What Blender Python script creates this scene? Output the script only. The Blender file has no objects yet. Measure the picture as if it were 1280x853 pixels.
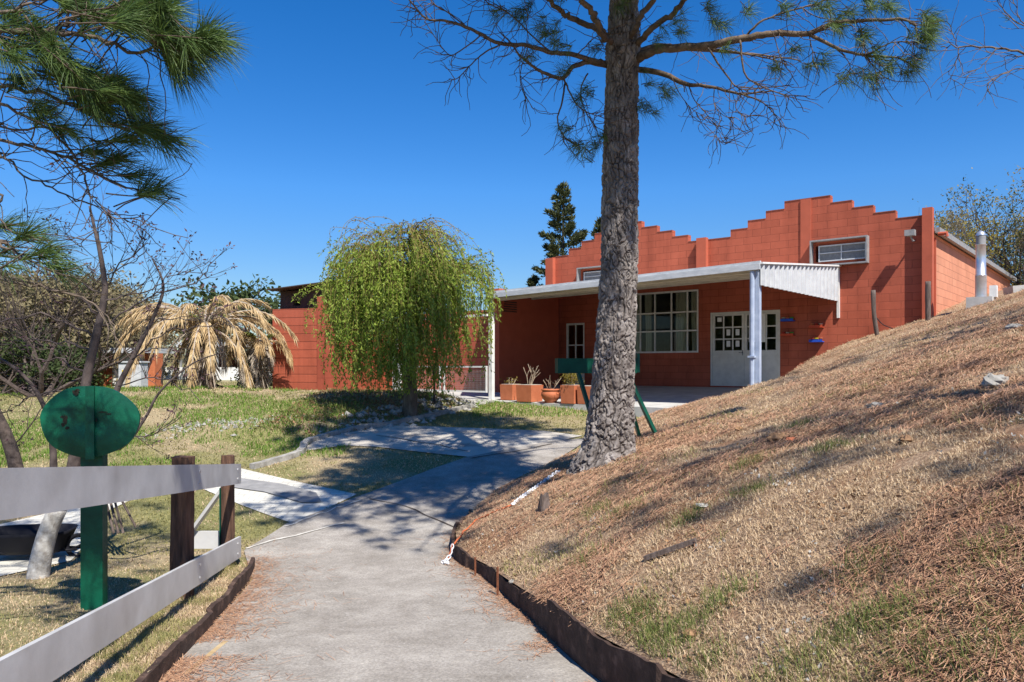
import bpy, math, random
import numpy as np
from mathutils import Vector, Matrix

# ------------------------------------------------------------------ camera, light, exposure
F = 960.0 / 1280.0            # focal length over image width
HOR = 457.0                   # image row of the horizon (in 853 rows)
sc = bpy.context.scene
cam_data = bpy.data.cameras.new("camera")
cam = bpy.data.objects.new("camera", cam_data)
sc.collection.objects.link(cam)
cam_data.sensor_width = 36.0
cam_data.lens = 36.0 * F
cam_data.shift_y = (HOR - 426.5) / 1280.0
cam_data.clip_start = 0.05
cam_data.clip_end = 3000
cam.location = (0, 0, 0)
cam.rotation_euler = (math.radians(90), 0, 0)
sc.camera = cam

SUN_AZ = math.radians(155.0)   # clockwise from +Y
SUN_EL = math.radians(54.0)
world = bpy.data.worlds.new("World")
sc.world = world
world.use_nodes = True
wn = world.node_tree
bg = wn.nodes["Background"]
sky = wn.nodes.new("ShaderNodeTexSky")
sky.sky_type = 'NISHITA'
sky.sun_disc = False
sky.sun_elevation = SUN_EL
sky.sun_rotation = SUN_AZ
sky.altitude = 700
sky.air_density = 1.0
sky.dust_density = 0.05
sky.ozone_density = 4.0
hs = wn.nodes.new("ShaderNodeHueSaturation")
hs.inputs["Saturation"].default_value = 1.36
hs.inputs["Hue"].default_value = 0.508
wn.links.new(sky.outputs[0], hs.inputs["Color"])
# the air near the horizon is a little less bright than the model's
wtc = wn.nodes.new("ShaderNodeTexCoord"); wsp = wn.nodes.new("ShaderNodeSeparateXYZ"); wmr = wn.nodes.new("ShaderNodeMapRange")
wn.links.new(wtc.outputs["Generated"], wsp.inputs[0]); wn.links.new(wsp.outputs["Z"], wmr.inputs[0])
wmr.inputs[1].default_value = 0.0; wmr.inputs[2].default_value = 0.22; wmr.inputs[3].default_value = 0.50; wmr.inputs[4].default_value = 1.0
wmx = wn.nodes.new("ShaderNodeVectorMath"); wmx.operation = 'SCALE'
wn.links.new(hs.outputs[0], wmx.inputs[0]); wn.links.new(wmr.outputs[0], wmx.inputs[3])
wn.links.new(wmx.outputs[0], bg.inputs[0])
bg.inputs[1].default_value = 0.102
sun_data = bpy.data.lights.new("sun", 'SUN')
sun_data.energy = 5.0
sun_data.angle = math.radians(0.53)
sun_data.color = (1.0, 0.955, 0.88)
sun = bpy.data.objects.new("sun", sun_data)
sc.collection.objects.link(sun)
SUN = Vector((math.sin(SUN_AZ) * math.cos(SUN_EL), math.cos(SUN_AZ) * math.cos(SUN_EL), math.sin(SUN_EL)))
sun.rotation_euler = SUN.to_track_quat('Z', 'Y').to_euler()
sun.location = (0, -5, 30)
sc.view_settings.view_transform = 'Standard'
sc.view_settings.look = 'None'
sc.view_settings.gamma = 1.0
sc.view_settings.exposure = 0.68
sc.render.engine = 'CYCLES'
sc.cycles.max_bounces = 6
sc.cycles.diffuse_bounces = 3
sc.cycles.transparent_max_bounces = 12

rng = np.random.default_rng(7)
random.seed(7)
COL = sc.collection

# ------------------------------------------------------------------ object helpers
def tag(o, label=None, cat=None, group=None, kind=None):
    if label: o["label"] = label
    if cat: o["category"] = cat
    if group: o["group"] = group
    if kind: o["kind"] = kind
    return o

def empty(name, loc=(0, 0, 0), rz=0.0, label=None, cat=None, group=None):
    o = bpy.data.objects.new(name, None)
    o.empty_display_size = 0.2
    COL.objects.link(o)
    o.location = loc
    o.rotation_euler = (0, 0, rz)
    return tag(o, label, cat, group)

def copy_tree(o, parent=None):
    c = o.copy()
    COL.objects.link(c)
    c.parent = parent
    for ch in list(o.children):
        copy_tree(ch, c)
    return c

class MB:
    """collects geometry and links it as one mesh object"""
    def __init__(self):
        self.v = []; self.f = []; self.n = 0
    def add(self, verts, faces):
        verts = np.asarray(verts, dtype=float).reshape(-1, 3)
        self.v.append(verts)
        self.f.extend([tuple(int(i) + self.n for i in f) for f in faces])
        self.n += len(verts)
        return self
    def box(self, x0, x1, y0, y1, z0, z1):
        v = [(x0,y0,z0),(x1,y0,z0),(x1,y1,z0),(x0,y1,z0),(x0,y0,z1),(x1,y0,z1),(x1,y1,z1),(x0,y1,z1)]
        return self.add(v, [(0,3,2,1),(4,5,6,7),(0,1,5,4),(1,2,6,5),(2,3,7,6),(3,0,4,7)])
    def hexa(self, v):
        return self.add(v, [(0,3,2,1),(4,5,6,7),(0,1,5,4),(1,2,6,5),(2,3,7,6),(3,0,4,7)])
    def bar(self, a, b, w, h, up=(0, 0, 1)):
        a = Vector(a); b = Vector(b); d = (b - a).normalized()
        up = Vector(up)
        if abs(d.dot(up)) > 0.98: up = Vector((0, 1, 0))
        s = d.cross(up).normalized(); t = s.cross(d).normalized()
        q = []
        for p in (a, b):
            for (i, j) in ((-1, -1), (1, -1), (1, 1), (-1, 1)):
                q.append(p + s * (i * w / 2) + t * (j * h / 2))
        return self.add(q, [(0,1,2,3),(7,6,5,4),(0,4,5,1),(1,5,6,2),(2,6,7,3),(3,7,4,0)])
    def tube(self, pts, rad, seg=6, cap=True, twist=0.0):
        P = np.asarray(pts, dtype=float)
        n = len(P)
        if np.isscalar(rad): rad = [rad] * n
        T = np.gradient(P, axis=0)
        T /= np.linalg.norm(T, axis=1)[:, None] + 1e-12
        ref = np.array([0, 0, 1.0]) if abs(T[0][2]) < 0.9 else np.array([1.0, 0, 0])
        A = np.cross(T[0], ref); A /= np.linalg.norm(A)
        base = self.n
        V = []
        ang = np.linspace(0, 2 * np.pi, seg, endpoint=False)
        for i in range(n):
            A = A - T[i] * np.dot(A, T[i]); A /= np.linalg.norm(A) + 1e-12
            B = np.cross(T[i], A)
            V.append(P[i] + rad[i] * (np.cos(ang)[:, None] * A + np.sin(ang)[:, None] * B))
        faces = []
        for i in range(n - 1):
            for k in range(seg):
                k2 = (k + 1) % seg
                faces.append((i*seg+k, i*seg+k2, (i+1)*seg+k2, (i+1)*seg+k))
        if cap:
            faces.append(tuple(range(seg))[::-1])
            faces.append(tuple((n-1)*seg + k for k in range(seg)))
        return self.add(np.concatenate(V), faces)
    def lathe(self, prof, seg=24, c=(0, 0, 0)):
        ang = np.linspace(0, 2*np.pi, seg, endpoint=False)
        V = [(c[0]+r*math.cos(a), c[1]+r*math.sin(a), c[2]+z) for r, z in prof for a in ang]
        Fc = []
        for i in range(len(prof)-1):
            for k in range(seg):
                k2 = (k+1) % seg
                Fc.append((i*seg+k, i*seg+k2, (i+1)*seg+k2, (i+1)*seg+k))
        return self.add(V, Fc)
    def build(self, name, m, parent=None, smooth=False):
        me = bpy.data.meshes.new(name)
        V = np.concatenate(self.v) if self.v else np.zeros((0, 3))
        me.from_pydata(V.tolist(), [], self.f)
        me.materials.append(m)
        if smooth: me.shade_smooth()
        me.update()
        o = bpy.data.objects.new(name, me)
        COL.objects.link(o)
        o.parent = parent
        return o

def fast_mesh(name, V, Fq, m, parent=None, smooth=False, mats=None, mat_idx=None):
    """V (n,3), Fq (m,k) with constant k"""
    me = bpy.data.meshes.new(name)
    V = np.ascontiguousarray(V, dtype=np.float32); Fq = np.ascontiguousarray(Fq, dtype=np.int32)
    k = Fq.shape[1]
    me.vertices.add(len(V)); me.vertices.foreach_set("co", V.ravel())
    me.loops.add(Fq.size); me.loops.foreach_set("vertex_index", Fq.ravel())
    me.polygons.add(len(Fq))
    me.polygons.foreach_set("loop_start", np.arange(0, Fq.size, k, dtype=np.int32))
    try: me.polygons.foreach_set("loop_total", np.full(len(Fq), k, dtype=np.int32))
    except Exception: pass
    for mm in (mats or [m]): me.materials.append(mm)
    if mat_idx is not None: me.polygons.foreach_set("material_index", np.ascontiguousarray(mat_idx, dtype=np.int32))
    me.update(calc_edges=True)
    me.polygons.foreach_set("use_smooth", np.full(len(Fq), bool(smooth)))
    o = bpy.data.objects.new(name, me)
    COL.objects.link(o)
    o.parent = parent
    return o

# ------------------------------------------------------------------ numeric noise
def vnoise(P, seed=0):
    """value noise for (n,3) or (n,2) arrays, in 0..1"""
    P = np.asarray(P, dtype=float)
    if P.shape[1] == 2: P = np.column_stack([P, np.zeros(len(P))])
    I = np.floor(P).astype(np.int64); f = P - I; f = f * f * (3 - 2 * f)
    def h(i, j, k):
        n = (i * 374761393 + j * 668265263 + k * 2147483647 + seed * 974711) & 0xffffffff
        n = ((n ^ (n >> 13)) * 1274126177) & 0xffffffff
        return ((n ^ (n >> 16)) & 0xffff) / 65535.0
    r = 0
    for a in (0, 1):
        for b in (0, 1):
            for c in (0, 1):
                w = (f[:,0] if a else 1-f[:,0]) * (f[:,1] if b else 1-f[:,1]) * (f[:,2] if c else 1-f[:,2])
                r = r + w * h(I[:,0]+a, I[:,1]+b, I[:,2]+c)
    return r

def unit(v): return v / (np.linalg.norm(v, axis=-1, keepdims=True) + 1e-12)
def smooth_path(pts, per=5):
    P = np.asarray(pts, float)
    if len(P) < 3: 
        return np.array([P[0]+(P[-1]-P[0])*t for t in np.linspace(0, 1, per+1)])
    Q = np.vstack([2*P[0]-P[1], P, 2*P[-1]-P[-2]]); out = []
    for i in range(1, len(Q)-2):
        p0, p1, p2, p3 = Q[i-1:i+3]
        for t in np.linspace(0, 1, per, endpoint=False):
            out.append(.5*((2*p1)+(-p0+p2)*t+(2*p0-5*p1+4*p2-p3)*t*t+(-p0+3*p1-3*p2+p3)*t**3))
    out.append(P[-1]); return np.array(out)
# ------------------------------------------------------------------ materials
def ramp_node(nt, stops):
    r = nt.nodes.new("ShaderNodeValToRGB")
    el = r.color_ramp.elements
    while len(el) < len(stops): el.new(0.5)
    for e, (p, c) in zip(el, stops):
        e.position = p; e.color = (*c, 1)
    return r

def mat(name, stops, scale=5.0, detail=6, rough=0.85, bump=0.0, bscale=None, metallic=0.0, coords='Object',
        stretch=(1, 1, 1), spec=0.3, nrough=0.6, trans=None, second=None, bdist=0.02):
    """noise coloured surface. stops = list of (pos, rgb); second = (stops, scale, factor lo, hi) big blotches mixed in"""
    m = bpy.data.materials.new(name); m.use_nodes = True
    nt = m.node_tree; b = nt.nodes["Principled BSDF"]
    b.inputs["Roughness"].default_value = rough
    b.inputs["Metallic"].default_value = metallic
    b.inputs["Specular IOR Level"].default_value = spec
    tc = nt.nodes.new("ShaderNodeTexCoord"); mp = nt.nodes.new("ShaderNodeMapping")
    mp.inputs["Scale"].default_value = stretch
    nt.links.new(tc.outputs[coords], mp.inputs[0])
    nz = nt.nodes.new("ShaderNodeTexNoise")
    nz.inputs["Scale"].default_value = scale; nz.inputs["Detail"].default_value = detail
    nz.inputs["Roughness"].default_value = nrough
    nt.links.new(mp.outputs[0], nz.inputs["Vector"])
    r = ramp_node(nt, stops)
    nt.links.new(nz.outputs[0], r.inputs[0])
    out = r.outputs[0]
    if second:
        st, s2, lo, hi = second
        n2 = nt.nodes.new("ShaderNodeTexNoise"); n2.inputs["Scale"].default_value = s2; n2.inputs["Detail"].default_value = 4
        nt.links.new(mp.outputs[0], n2.inputs["Vector"])
        mr = nt.nodes.new("ShaderNodeMapRange"); mr.inputs[1].default_value = lo; mr.inputs[2].default_value = hi
        nt.links.new(n2.outputs[0], mr.inputs[0])
        nz3 = nt.nodes.new("ShaderNodeTexNoise"); nz3.inputs["Scale"].default_value = scale * 1.37; nz3.inputs["Detail"].default_value = detail
        nt.links.new(mp.outputs[0], nz3.inputs["Vector"])
        r2 = ramp_node(nt, st); nt.links.new(nz3.outputs[0], r2.inputs[0])
        mx = nt.nodes.new("ShaderNodeMix"); mx.data_type = 'RGBA'
        nt.links.new(mr.outputs[0], mx.inputs[0]); nt.links.new(out, mx.inputs[6]); nt.links.new(r2.outputs[0], mx.inputs[7])
        out = mx.outputs[2]
    nt.links.new(out, b.inputs["Base Color"])
    if bump > 0:
        nb = nt.nodes.new("ShaderNodeTexNoise"); nb.inputs["Scale"].default_value = bscale or scale * 3
        nb.inputs["Detail"].default_value = 8; nb.inputs["Roughness"].default_value = 0.65
        nt.links.new(mp.outputs[0], nb.inputs["Vector"])
        bp = nt.nodes.new("ShaderNodeBump"); bp.inputs["Strength"].default_value = bump; bp.inputs["Distance"].default_value = bdist
        nt.links.new(nb.outputs[0], bp.inputs["Height"]); nt.links.new(bp.outputs[0], b.inputs["Normal"])
    if trans:
        tr = nt.nodes.new("ShaderNodeBsdfTranslucent")
        nt.links.new(out, tr.inputs[0])
        ms = nt.nodes.new("ShaderNodeMixShader"); ms.inputs[0].default_value = trans
        nt.links.new(b.outputs[0], ms.inputs[1]); nt.links.new(tr.outputs[0], ms.inputs[2])
        nt.links.new(ms.outputs[0], nt.nodes["Material Output"].inputs[0])
    return m

def flat(name, c, rough=0.7, metallic=0.0, var=0.12, scale=8, bump=0.0, spec=0.3, trans=None):
    lo = tuple(x * (1 - var) for x in c); hi = tuple(min(1, x * (1 + var)) for x in c)
    return mat(name, [(0.3, lo), (0.7, hi)], scale=scale, rough=rough, metallic=metallic, bump=bump, spec=spec, trans=trans)

def block_mat(name, c, axes='xz', bw=0.5, bh=0.1975, mortar=0.006, off=0.5, depth=0.6, var=0.13, shift=(0, 0), wear=0.3):
    """painted concrete block wall: grooves between the blocks as relief, colour of old paint"""
    m = bpy.data.materials.new(name); m.use_nodes = True
    nt = m.node_tree; b = nt.nodes["Principled BSDF"]; b.inputs["Roughness"].default_value = 0.82
    b.inputs["Specular IOR Level"].default_value = 0.25
    tc = nt.nodes.new("ShaderNodeTexCoord"); sp = nt.nodes.new("ShaderNodeSeparateXYZ"); cb = nt.nodes.new("ShaderNodeCombineXYZ")
    nt.links.new(tc.outputs["Object"], sp.inputs[0])
    ad = nt.nodes.new("ShaderNodeVectorMath"); ad.operation = 'ADD'; ad.inputs[1].default_value = (shift[0], shift[1], 0)
    nt.links.new(sp.outputs[axes[0].upper()], cb.inputs[0]); nt.links.new(sp.outputs[axes[1].upper()], cb.inputs[1])
    nt.links.new(cb.outputs[0], ad.inputs[0])
    br = nt.nodes.new("ShaderNodeTexBrick")
    br.offset = off; br.inputs["Scale"].default_value = 1.0
    br.inputs["Mortar Size"].default_value = mortar; br.inputs["Mortar Smooth"].default_value = 0.3
    br.inputs["Brick Width"].default_value = bw; br.inputs["Row Height"].default_value = bh
    br.inputs["Color1"].default_value = (*[x * (1 - var * .6) for x in c], 1)
    br.inputs["Color2"].default_value = (*[min(1, x * (1 + var * .6)) for x in c], 1)
    br.inputs["Mortar"].default_value = (*[x * 0.62 for x in c], 1)
    # slightly wobbly joints
    nw = nt.nodes.new("ShaderNodeTexNoise"); nw.inputs["Scale"].default_value = 6
    nt.links.new(ad.outputs[0], nw.inputs["Vector"])
    sc_ = nt.nodes.new("ShaderNodeVectorMath"); sc_.operation = 'SCALE'; sc_.inputs[3].default_value = 0.008
    nt.links.new(nw.outputs[1], sc_.inputs[0])
    a2 = nt.nodes.new("ShaderNodeVectorMath"); a2.operation = 'ADD'
    nt.links.new(ad.outputs[0], a2.inputs[0]); nt.links.new(sc_.outputs[0], a2.inputs[1])
    nt.links.new(a2.outputs[0], br.inputs["Vector"])
    n1 = nt.nodes.new("ShaderNodeTexNoise"); n1.inputs["Scale"].default_value = 1.3; n1.inputs["Detail"].default_value = 8
    n1.inputs["Roughness"].default_value = 0.7
    nt.links.new(tc.outputs["Object"], n1.inputs["Vector"])
    rr = ramp_node(nt, [(0.3, (1 - wear * .6,) * 3), (0.7, (1 + wear * .15, 1 + wear * .25, 1 + wear * .3))])
    nt.links.new(n1.outputs[0], rr.inputs[0])
    mx = nt.nodes.new("ShaderNodeMix"); mx.data_type = 'RGBA'; mx.blend_type = 'MULTIPLY'; mx.inputs[0].default_value = 1
    nt.links.new(br.outputs[0], mx.inputs[6]); nt.links.new(rr.outputs[0], mx.inputs[7])
    # rain streaks and sun-faded runs down the wall
    mps = nt.nodes.new("ShaderNodeMapping"); mps.inputs["Scale"].default_value = (1.5, 1.5, .16)
    nt.links.new(tc.outputs["Object"], mps.inputs[0])
    ns_ = nt.nodes.new("ShaderNodeTexNoise"); ns_.inputs["Scale"].default_value = 1.6; ns_.inputs["Detail"].default_value = 7; ns_.inputs["Roughness"].default_value = .65
    nt.links.new(mps.outputs[0], ns_.inputs["Vector"])
    rs_ = ramp_node(nt, [(0.34, (.72, .70, .70)), (0.5, (1, 1, 1)), (0.68, (1.10, 1.14, 1.16))]); nt.links.new(ns_.outputs[0], rs_.inputs[0])
    mx2 = nt.nodes.new("ShaderNodeMix"); mx2.data_type = 'RGBA'; mx2.blend_type = 'MULTIPLY'; mx2.inputs[0].default_value = min(1, wear*2.2)
    nt.links.new(mx.outputs[2], mx2.inputs[6]); nt.links.new(rs_.outputs[0], mx2.inputs[7])
    nt.links.new(mx2.outputs[2], b.inputs["Base Color"])
    n2 = nt.nodes.new("ShaderNodeTexNoise"); n2.inputs["Scale"].default_value = 60; n2.inputs["Detail"].default_value = 6
    nt.links.new(tc.outputs["Object"], n2.inputs["Vector"])
    mm = nt.nodes.new("ShaderNodeMath"); mm.operation = 'MULTIPLY_ADD'; mm.inputs[1].default_value = 0.12
    inv = nt.nodes.new("ShaderNodeMath"); inv.operation = 'SUBTRACT'; inv.inputs[0].default_value = 1.0
    nt.links.new(br.outputs["Fac"], inv.inputs[1])
    nt.links.new(n2.outputs[0], mm.inputs[0]); nt.links.new(inv.outputs[0], mm.inputs[2])
    bp = nt.nodes.new("ShaderNodeBump"); bp.inputs["Strength"].default_value = depth; bp.inputs["Distance"].default_value = 0.012
    nt.links.new(mm.outputs[0], bp.inputs["Height"]); nt.links.new(bp.outputs[0], b.inputs["Normal"])
    return m

M = {}
RED = (0.42, 0.100, 0.055)
M['block'] = block_mat('painted_block', RED)
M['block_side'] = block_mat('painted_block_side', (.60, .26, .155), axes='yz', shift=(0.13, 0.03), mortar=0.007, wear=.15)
M['smooth_red'] = mat('painted_plaster', [(0.3, tuple(x*.9 for x in RED)), (0.7, tuple(x*1.08 for x in RED))], scale=3, bump=.15, bscale=50)
M['board_red'] = block_mat('painted_boards', RED, bw=9.0, bh=0.245, mortar=0.012, depth=1.0)
M['board_red2'] = block_mat('painted_boards_two', (0.33, 0.07, 0.04), axes='yz', bw=9.0, bh=0.6, mortar=0.006, depth=.6)
M['white'] = mat('white_paint', [(0.3, (.62, .61, .58)), (0.7, (.76, .75, .72))], scale=7, rough=.5, bump=.05)
M['door_paint'] = mat('door_paint', [(0.3, (.55, .54, .50)), (0.7, (.68, .67, .62))], scale=5, rough=.45)
M['metal_white'] = mat('weathered_metal', [(0.3, (.42, .44, .46)), (0.7, (.62, .63, .64))], scale=4, rough=.5, stretch=(1, 1, 3))
M['soffit'] = mat('soffit_sheet', [(0.3, (.50, .46, .38)), (0.7, (.66, .61, .52))], scale=3, rough=.8)
M['galv'] = mat('galvanised', [(0.3, (.55, .56, .58)), (0.7, (.72, .73, .75))], scale=9, rough=.33, metallic=.75)
M['panel'] = mat('white_corrugated_sheet', [(0.3, (.42, .43, .44)), (0.7, (.54, .55, .55))], scale=6, rough=.45)
M['greymetal'] = mat('grey_metal', [(0.3, (.22, .22, .22)), (0.7, (.32, .32, .32))], scale=9, rough=.5)
M['darkroof'] = mat('dark_roof', [(0.3, (.05, .03, .025)), (0.7, (.09, .06, .05))], scale=6, rough=.8)
M['curtain'] = mat('curtain_cloth', [(0.3, (.72, .68, .57)), (0.7, (.84, .80, .68))], scale=3, rough=.9, trans=.3)
M['paper'] = mat('paper', [(0.3, (.7, .7, .68)), (0.7, (.8, .8, .78))], scale=30)
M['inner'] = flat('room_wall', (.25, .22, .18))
def glass_mat(name='window_glass'):
    m = bpy.data.materials.new(name); m.use_nodes = True
    nt = m.node_tree
    for n in list(nt.nodes):
        if n.type == 'BSDF_PRINCIPLED': nt.nodes.remove(n)
    g = nt.nodes.new("ShaderNodeBsdfGlossy"); g.inputs["Roughness"].default_value = 0.02
    t = nt.nodes.new("ShaderNodeBsdfTransparent"); t.inputs[0].default_value = (.85, .88, .86, 1)
    fr = nt.nodes.new("ShaderNodeFresnel"); fr.inputs[0].default_value = 1.3
    ms = nt.nodes.new("ShaderNodeMixShader")
    nt.links.new(fr.outputs[0], ms.inputs[0]); nt.links.new(t.outputs[0], ms.inputs[1]); nt.links.new(g.outputs[0], ms.inputs[2])
    nt.links.new(ms.outputs[0], nt.nodes["Material Output"].inputs[0])
    return m
M['glass'] = glass_mat()
M['screen'] = mat('grey_shade_screen', [(0.3, (.15, .155, .16)), (0.7, (.22, .225, .23))], scale=20, rough=.7)
M['slab'] = mat('terrace_concrete', [(0.3, (.34, .33, .31)), (0.7, (.52, .51, .48))], scale=2.5, rough=.9, bump=.2, bscale=40)
M['concrete'] = mat('path_concrete', [(0.3, (.21, .185, .155)), (0.5, (.30, .27, .235)), (0.7, (.40, .365, .32))], scale=2.6, detail=10, rough=.92,
                    bump=.55, bscale=28, nrough=.72, bdist=.012,
                    second=([(0.3, (.15, .13, .11)), (0.7, (.46, .43, .39))], 38, .60, .74))
def speckle(m, sc_, lo, hi, amount):
    nt = m.node_tree; b = nt.nodes["Principled BSDF"]; src = b.inputs["Base Color"].links[0].from_socket
    tc = nt.nodes.new("ShaderNodeTexCoord"); nz = nt.nodes.new("ShaderNodeTexNoise"); nz.inputs["Scale"].default_value = sc_
    nz.inputs["Detail"].default_value = 6; nz.inputs["Roughness"].default_value = .8
    nt.links.new(tc.outputs["Object"], nz.inputs["Vector"]); r = ramp_node(nt, [(.35, (lo,)*3), (.65, (hi,)*3)]); nt.links.new(nz.outputs[0], r.inputs[0])
    mx = nt.nodes.new("ShaderNodeMix"); mx.data_type = 'RGBA'; mx.blend_type = 'MULTIPLY'; mx.inputs[0].default_value = amount
    nt.links.new(src, mx.inputs[6]); nt.links.new(r.outputs[0], mx.inputs[7]); nt.links.new(mx.outputs[2], b.inputs["Base Color"])
speckle(M['concrete'], 55, .62, 1.25, 1.0)
M['pad'] = mat('pad_concrete', [(0.3, (.36, .32, .27)), (0.7, (.52, .48, .41))], scale=1.4, detail=10, rough=.92, bump=.4, bscale=30,
               second=([(0.3, (.24, .21, .18)), (0.7, (.32, .28, .24))], 3.0, .55, .7))
M['asphalt_strip'] = mat('grey_strip', [(0.3, (.20, .195, .19)), (0.7, (.30, .29, .28))], scale=6, rough=.9, bump=.4, bscale=60)
M['litter'] = mat('dry_grass_soil', [(0.30, (.11, .06, .035)), (0.5, (.36, .235, .145)), (0.70, (.60, .45, .30))], scale=42, detail=9, rough=.95,
                  bump=.9, bscale=60, nrough=.75, bdist=.03,
                  second=([(0.3, (.22, .10, .05)), (0.7, (.38, .22, .12))], 1.1, .50, .68))
M['lawn'] = mat('lawn_soil', [(0.28, (.10, .10, .035)), (0.5, (.20, .19, .07)), (0.72, (.33, .29, .13))], scale=26, detail=9, rough=.95,
                bump=.8, bscale=60, bdist=.03,
                second=([(0.3, (.24, .18, .10)), (0.7, (.42, .34, .20))], .55, .47, .62))
M['dryblade'] = mat('dry_grass_blade', [(0.25, (.22, .13, .07)), (0.5, (.56, .41, .25)), (0.75, (.78, .64, .44))], scale=38, detail=2, rough=.8, trans=.25, nrough=.5)
M['greenblade'] = mat('green_grass_blade', [(0.3, (.09, .13, .03)), (0.55, (.19, .22, .06)), (0.75, (.36, .32, .13))], scale=25, detail=2, rough=.75, trans=.35)
M['brightblade'] = mat('fresh_grass_blade', [(0.3, (.10, .19, .02)), (0.7, (.22, .36, .05))], scale=25, detail=2, rough=.75, trans=.4)
M['olive'] = mat('olive_grass_blade', [(0.3, (.15, .15, .045)), (0.5, (.30, .27, .10)), (0.7, (.46, .39, .18))], scale=18, detail=3, rough=.8, trans=.3)
M['needle_litter'] = mat('fallen_pine_needle', [(0.3, (.21, .10, .06)), (0.55, (.43, .24, .14)), (0.75, (.60, .39, .24))], scale=30, detail=2, rough=.75)
M['chips'] = mat('pale_litter', [(0.3, (.24, .22, .19)), (0.7, (.46, .44, .40))], scale=30, rough=.9)
M['leaflitter'] = mat('dry_leaf', [(0.3, (.13, .07, .04)), (0.7, (.34, .2, .1))], scale=30, rough=.85)
M['kerb'] = mat('brown_edging', [(0.3, (.03, .019, .015)), (0.55, (.07, .042, .032)), (0.75, (.17, .11, .085))], scale=9, detail=9, rough=.9, bump=.6, bscale=30)
M['stone'] = mat('pale_stone', [(0.3, (.20, .185, .16)), (0.7, (.42, .40, .36))], scale=8, rough=.9, bump=.5)
M['terracotta'] = mat('painted_clay', [(0.3, (.42, .125, .055)), (0.7, (.52, .17, .08))], scale=6, rough=.7)
M['soil'] = flat('potting_soil', (.09, .06, .04), .95)
M['rust'] = mat('rusty_iron', [(0.3, (.10, .035, .02)), (0.7, (.25, .09, .04))], scale=40, rough=.9, bump=.3)
M['post'] = mat('old_post_wood', [(0.25, (.035, .020, .014)), (0.5, (.115, .06, .038)), (0.75, (.21, .115, .07))], scale=5, detail=10, rough=.85, bump=.8, bscale=9,
                stretch=(6, 6, .7))
M['stake'] = mat('grey_stake_wood', [(0.3, (.07, .05, .04)), (0.7, (.18, .14, .12))], scale=6, rough=.85, bump=.6, stretch=(5, 5, .7))
M['rail'] = mat('silver_painted_board', [(0.3, (.44, .43, .42)), (0.7, (.60, .59, .575))], scale=3.0, detail=9, rough=.40, bump=.06, bscale=40, spec=.5,
                second=([(0.3, (.36, .345, .33)), (0.7, (.45, .43, .41))], 2.2, .50, .74))
M['bolt'] = flat('bolt_steel', (.75, .75, .74), .3, .7)
M['signgreen'] = mat('chipped_green_paint', [(0.27, (.002, .045, .026)), (0.5, (.003, .085, .045)), (0.75, (.007, .13, .07))], scale=4, detail=8, rough=.42,
                     bump=.25, bscale=14, second=([(0.3, (.002, .05, .03)), (0.7, (.004, .07, .04))], 3.0, .5, .62))
M['hole'] = flat('bare_dark_metal', (.02, .018, .012), .8)
M['benchgreen'] = mat('green_bench_paint', [(0.3, (.002, .05, .032)), (0.7, (.004, .085, .05))], scale=5, rough=.4)
M['black'] = flat('black_plastic', (.010, .010, .014), .6, spec=.2)
M['chain'] = flat('white_chain_plastic', (.75, .76, .78), .4)
M['rope'] = flat('orange_rope', (.50, .13, .05), .8)
M['bark_dark'] = mat('dark_bark', [(0.3, (.035, .025, .02)), (0.7, (.12, .09, .075))], scale=20, rough=.9, bump=.5)
M['twig'] = mat('pine_twig', [(0.3, (.06, .045, .035)), (0.7, (.20, .15, .11))], scale=14, rough=.9, bump=.4)
M['limb_orange'] = mat('pine_limb', [(0.3, (.06, .042, .03)), (0.7, (.19, .14, .10))], scale=12, rough=.9, bump=.5)
M['needle'] = mat('pine_needle', [(0.3, (.035, .065, .018)), (0.5, (.085, .14, .035)), (0.72, (.17, .24, .055))], scale=9, detail=3, rough=.5, trans=.25)
M['willow_leaf'] = mat('willow_leaf', [(0.3, (.13, .20, .022)), (0.5, (.25, .34, .045)), (0.72, (.42, .46, .09))], scale=4, detail=4, rough=.6, trans=.4)
M['willow_brown'] = mat('willow_new_leaf', [(0.3, (.16, .12, .035)), (0.7, (.30, .22, .07))], scale=5, rough=.7, trans=.35)
M['bare'] = mat('bare_twig', [(0.3, (.045, .033, .03)), (0.7, (.13, .10, .09))], scale=12, rough=.9)
M['limewash'] = mat('limewashed_bark', [(0.3, (.25, .22, .19)), (0.7, (.6, .58, .54))], scale=16, rough=.9, bump=.5)
M['dead_frond'] = mat('dead_palm_leaf', [(0.3, (.34, .22, .10)), (0.5, (.58, .42, .22)), (0.72, (.74, .60, .37))], scale=3.5, detail=4, rough=.75, trans=.3)
M['grey_frond'] = mat('old_palm_leaf', [(0.3, (.24, .19, .14)), (0.7, (.50, .43, .35))], scale=4, rough=.8)
M['green_frond'] = mat('live_palm_leaf', [(0.3, (.12, .16, .03)), (0.7, (.3, .32, .08))], scale=4, rough=.7, trans=.3)
M['palm_trunk'] = mat('palm_trunk', [(0.3, (.05, .033, .024)), (0.7, (.22, .16, .12))], scale=12, rough=.9, bump=.9, stretch=(3, 3, 1))
M['conifer'] = mat('conifer_leaf', [(0.3, (.028, .040, .014)), (0.5, (.065, .075, .026)), (0.72, (.13, .125, .045))], scale=1.2, detail=4, rough=.7, trans=.15)
M['scrub'] = mat('winter_scrub', [(0.3, (.12, .10, .05)), (0.5, (.20, .165, .085)), (0.72, (.30, .245, .125))], scale=1.3, detail=4, rough=.85, trans=.2)
M['autumn'] = mat('dry_leaf_tree', [(0.3, (.12, .10, .02)), (0.5, (.26, .21, .04)), (0.72, (.42, .33, .06))], scale=2.0, detail=4, rough=.75, trans=.35)
M['scrub_wood'] = mat('scrub_wood', [(0.3, (.08, .065, .05)), (0.7, (.20, .165, .12))], scale=6, rough=.9)
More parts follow.
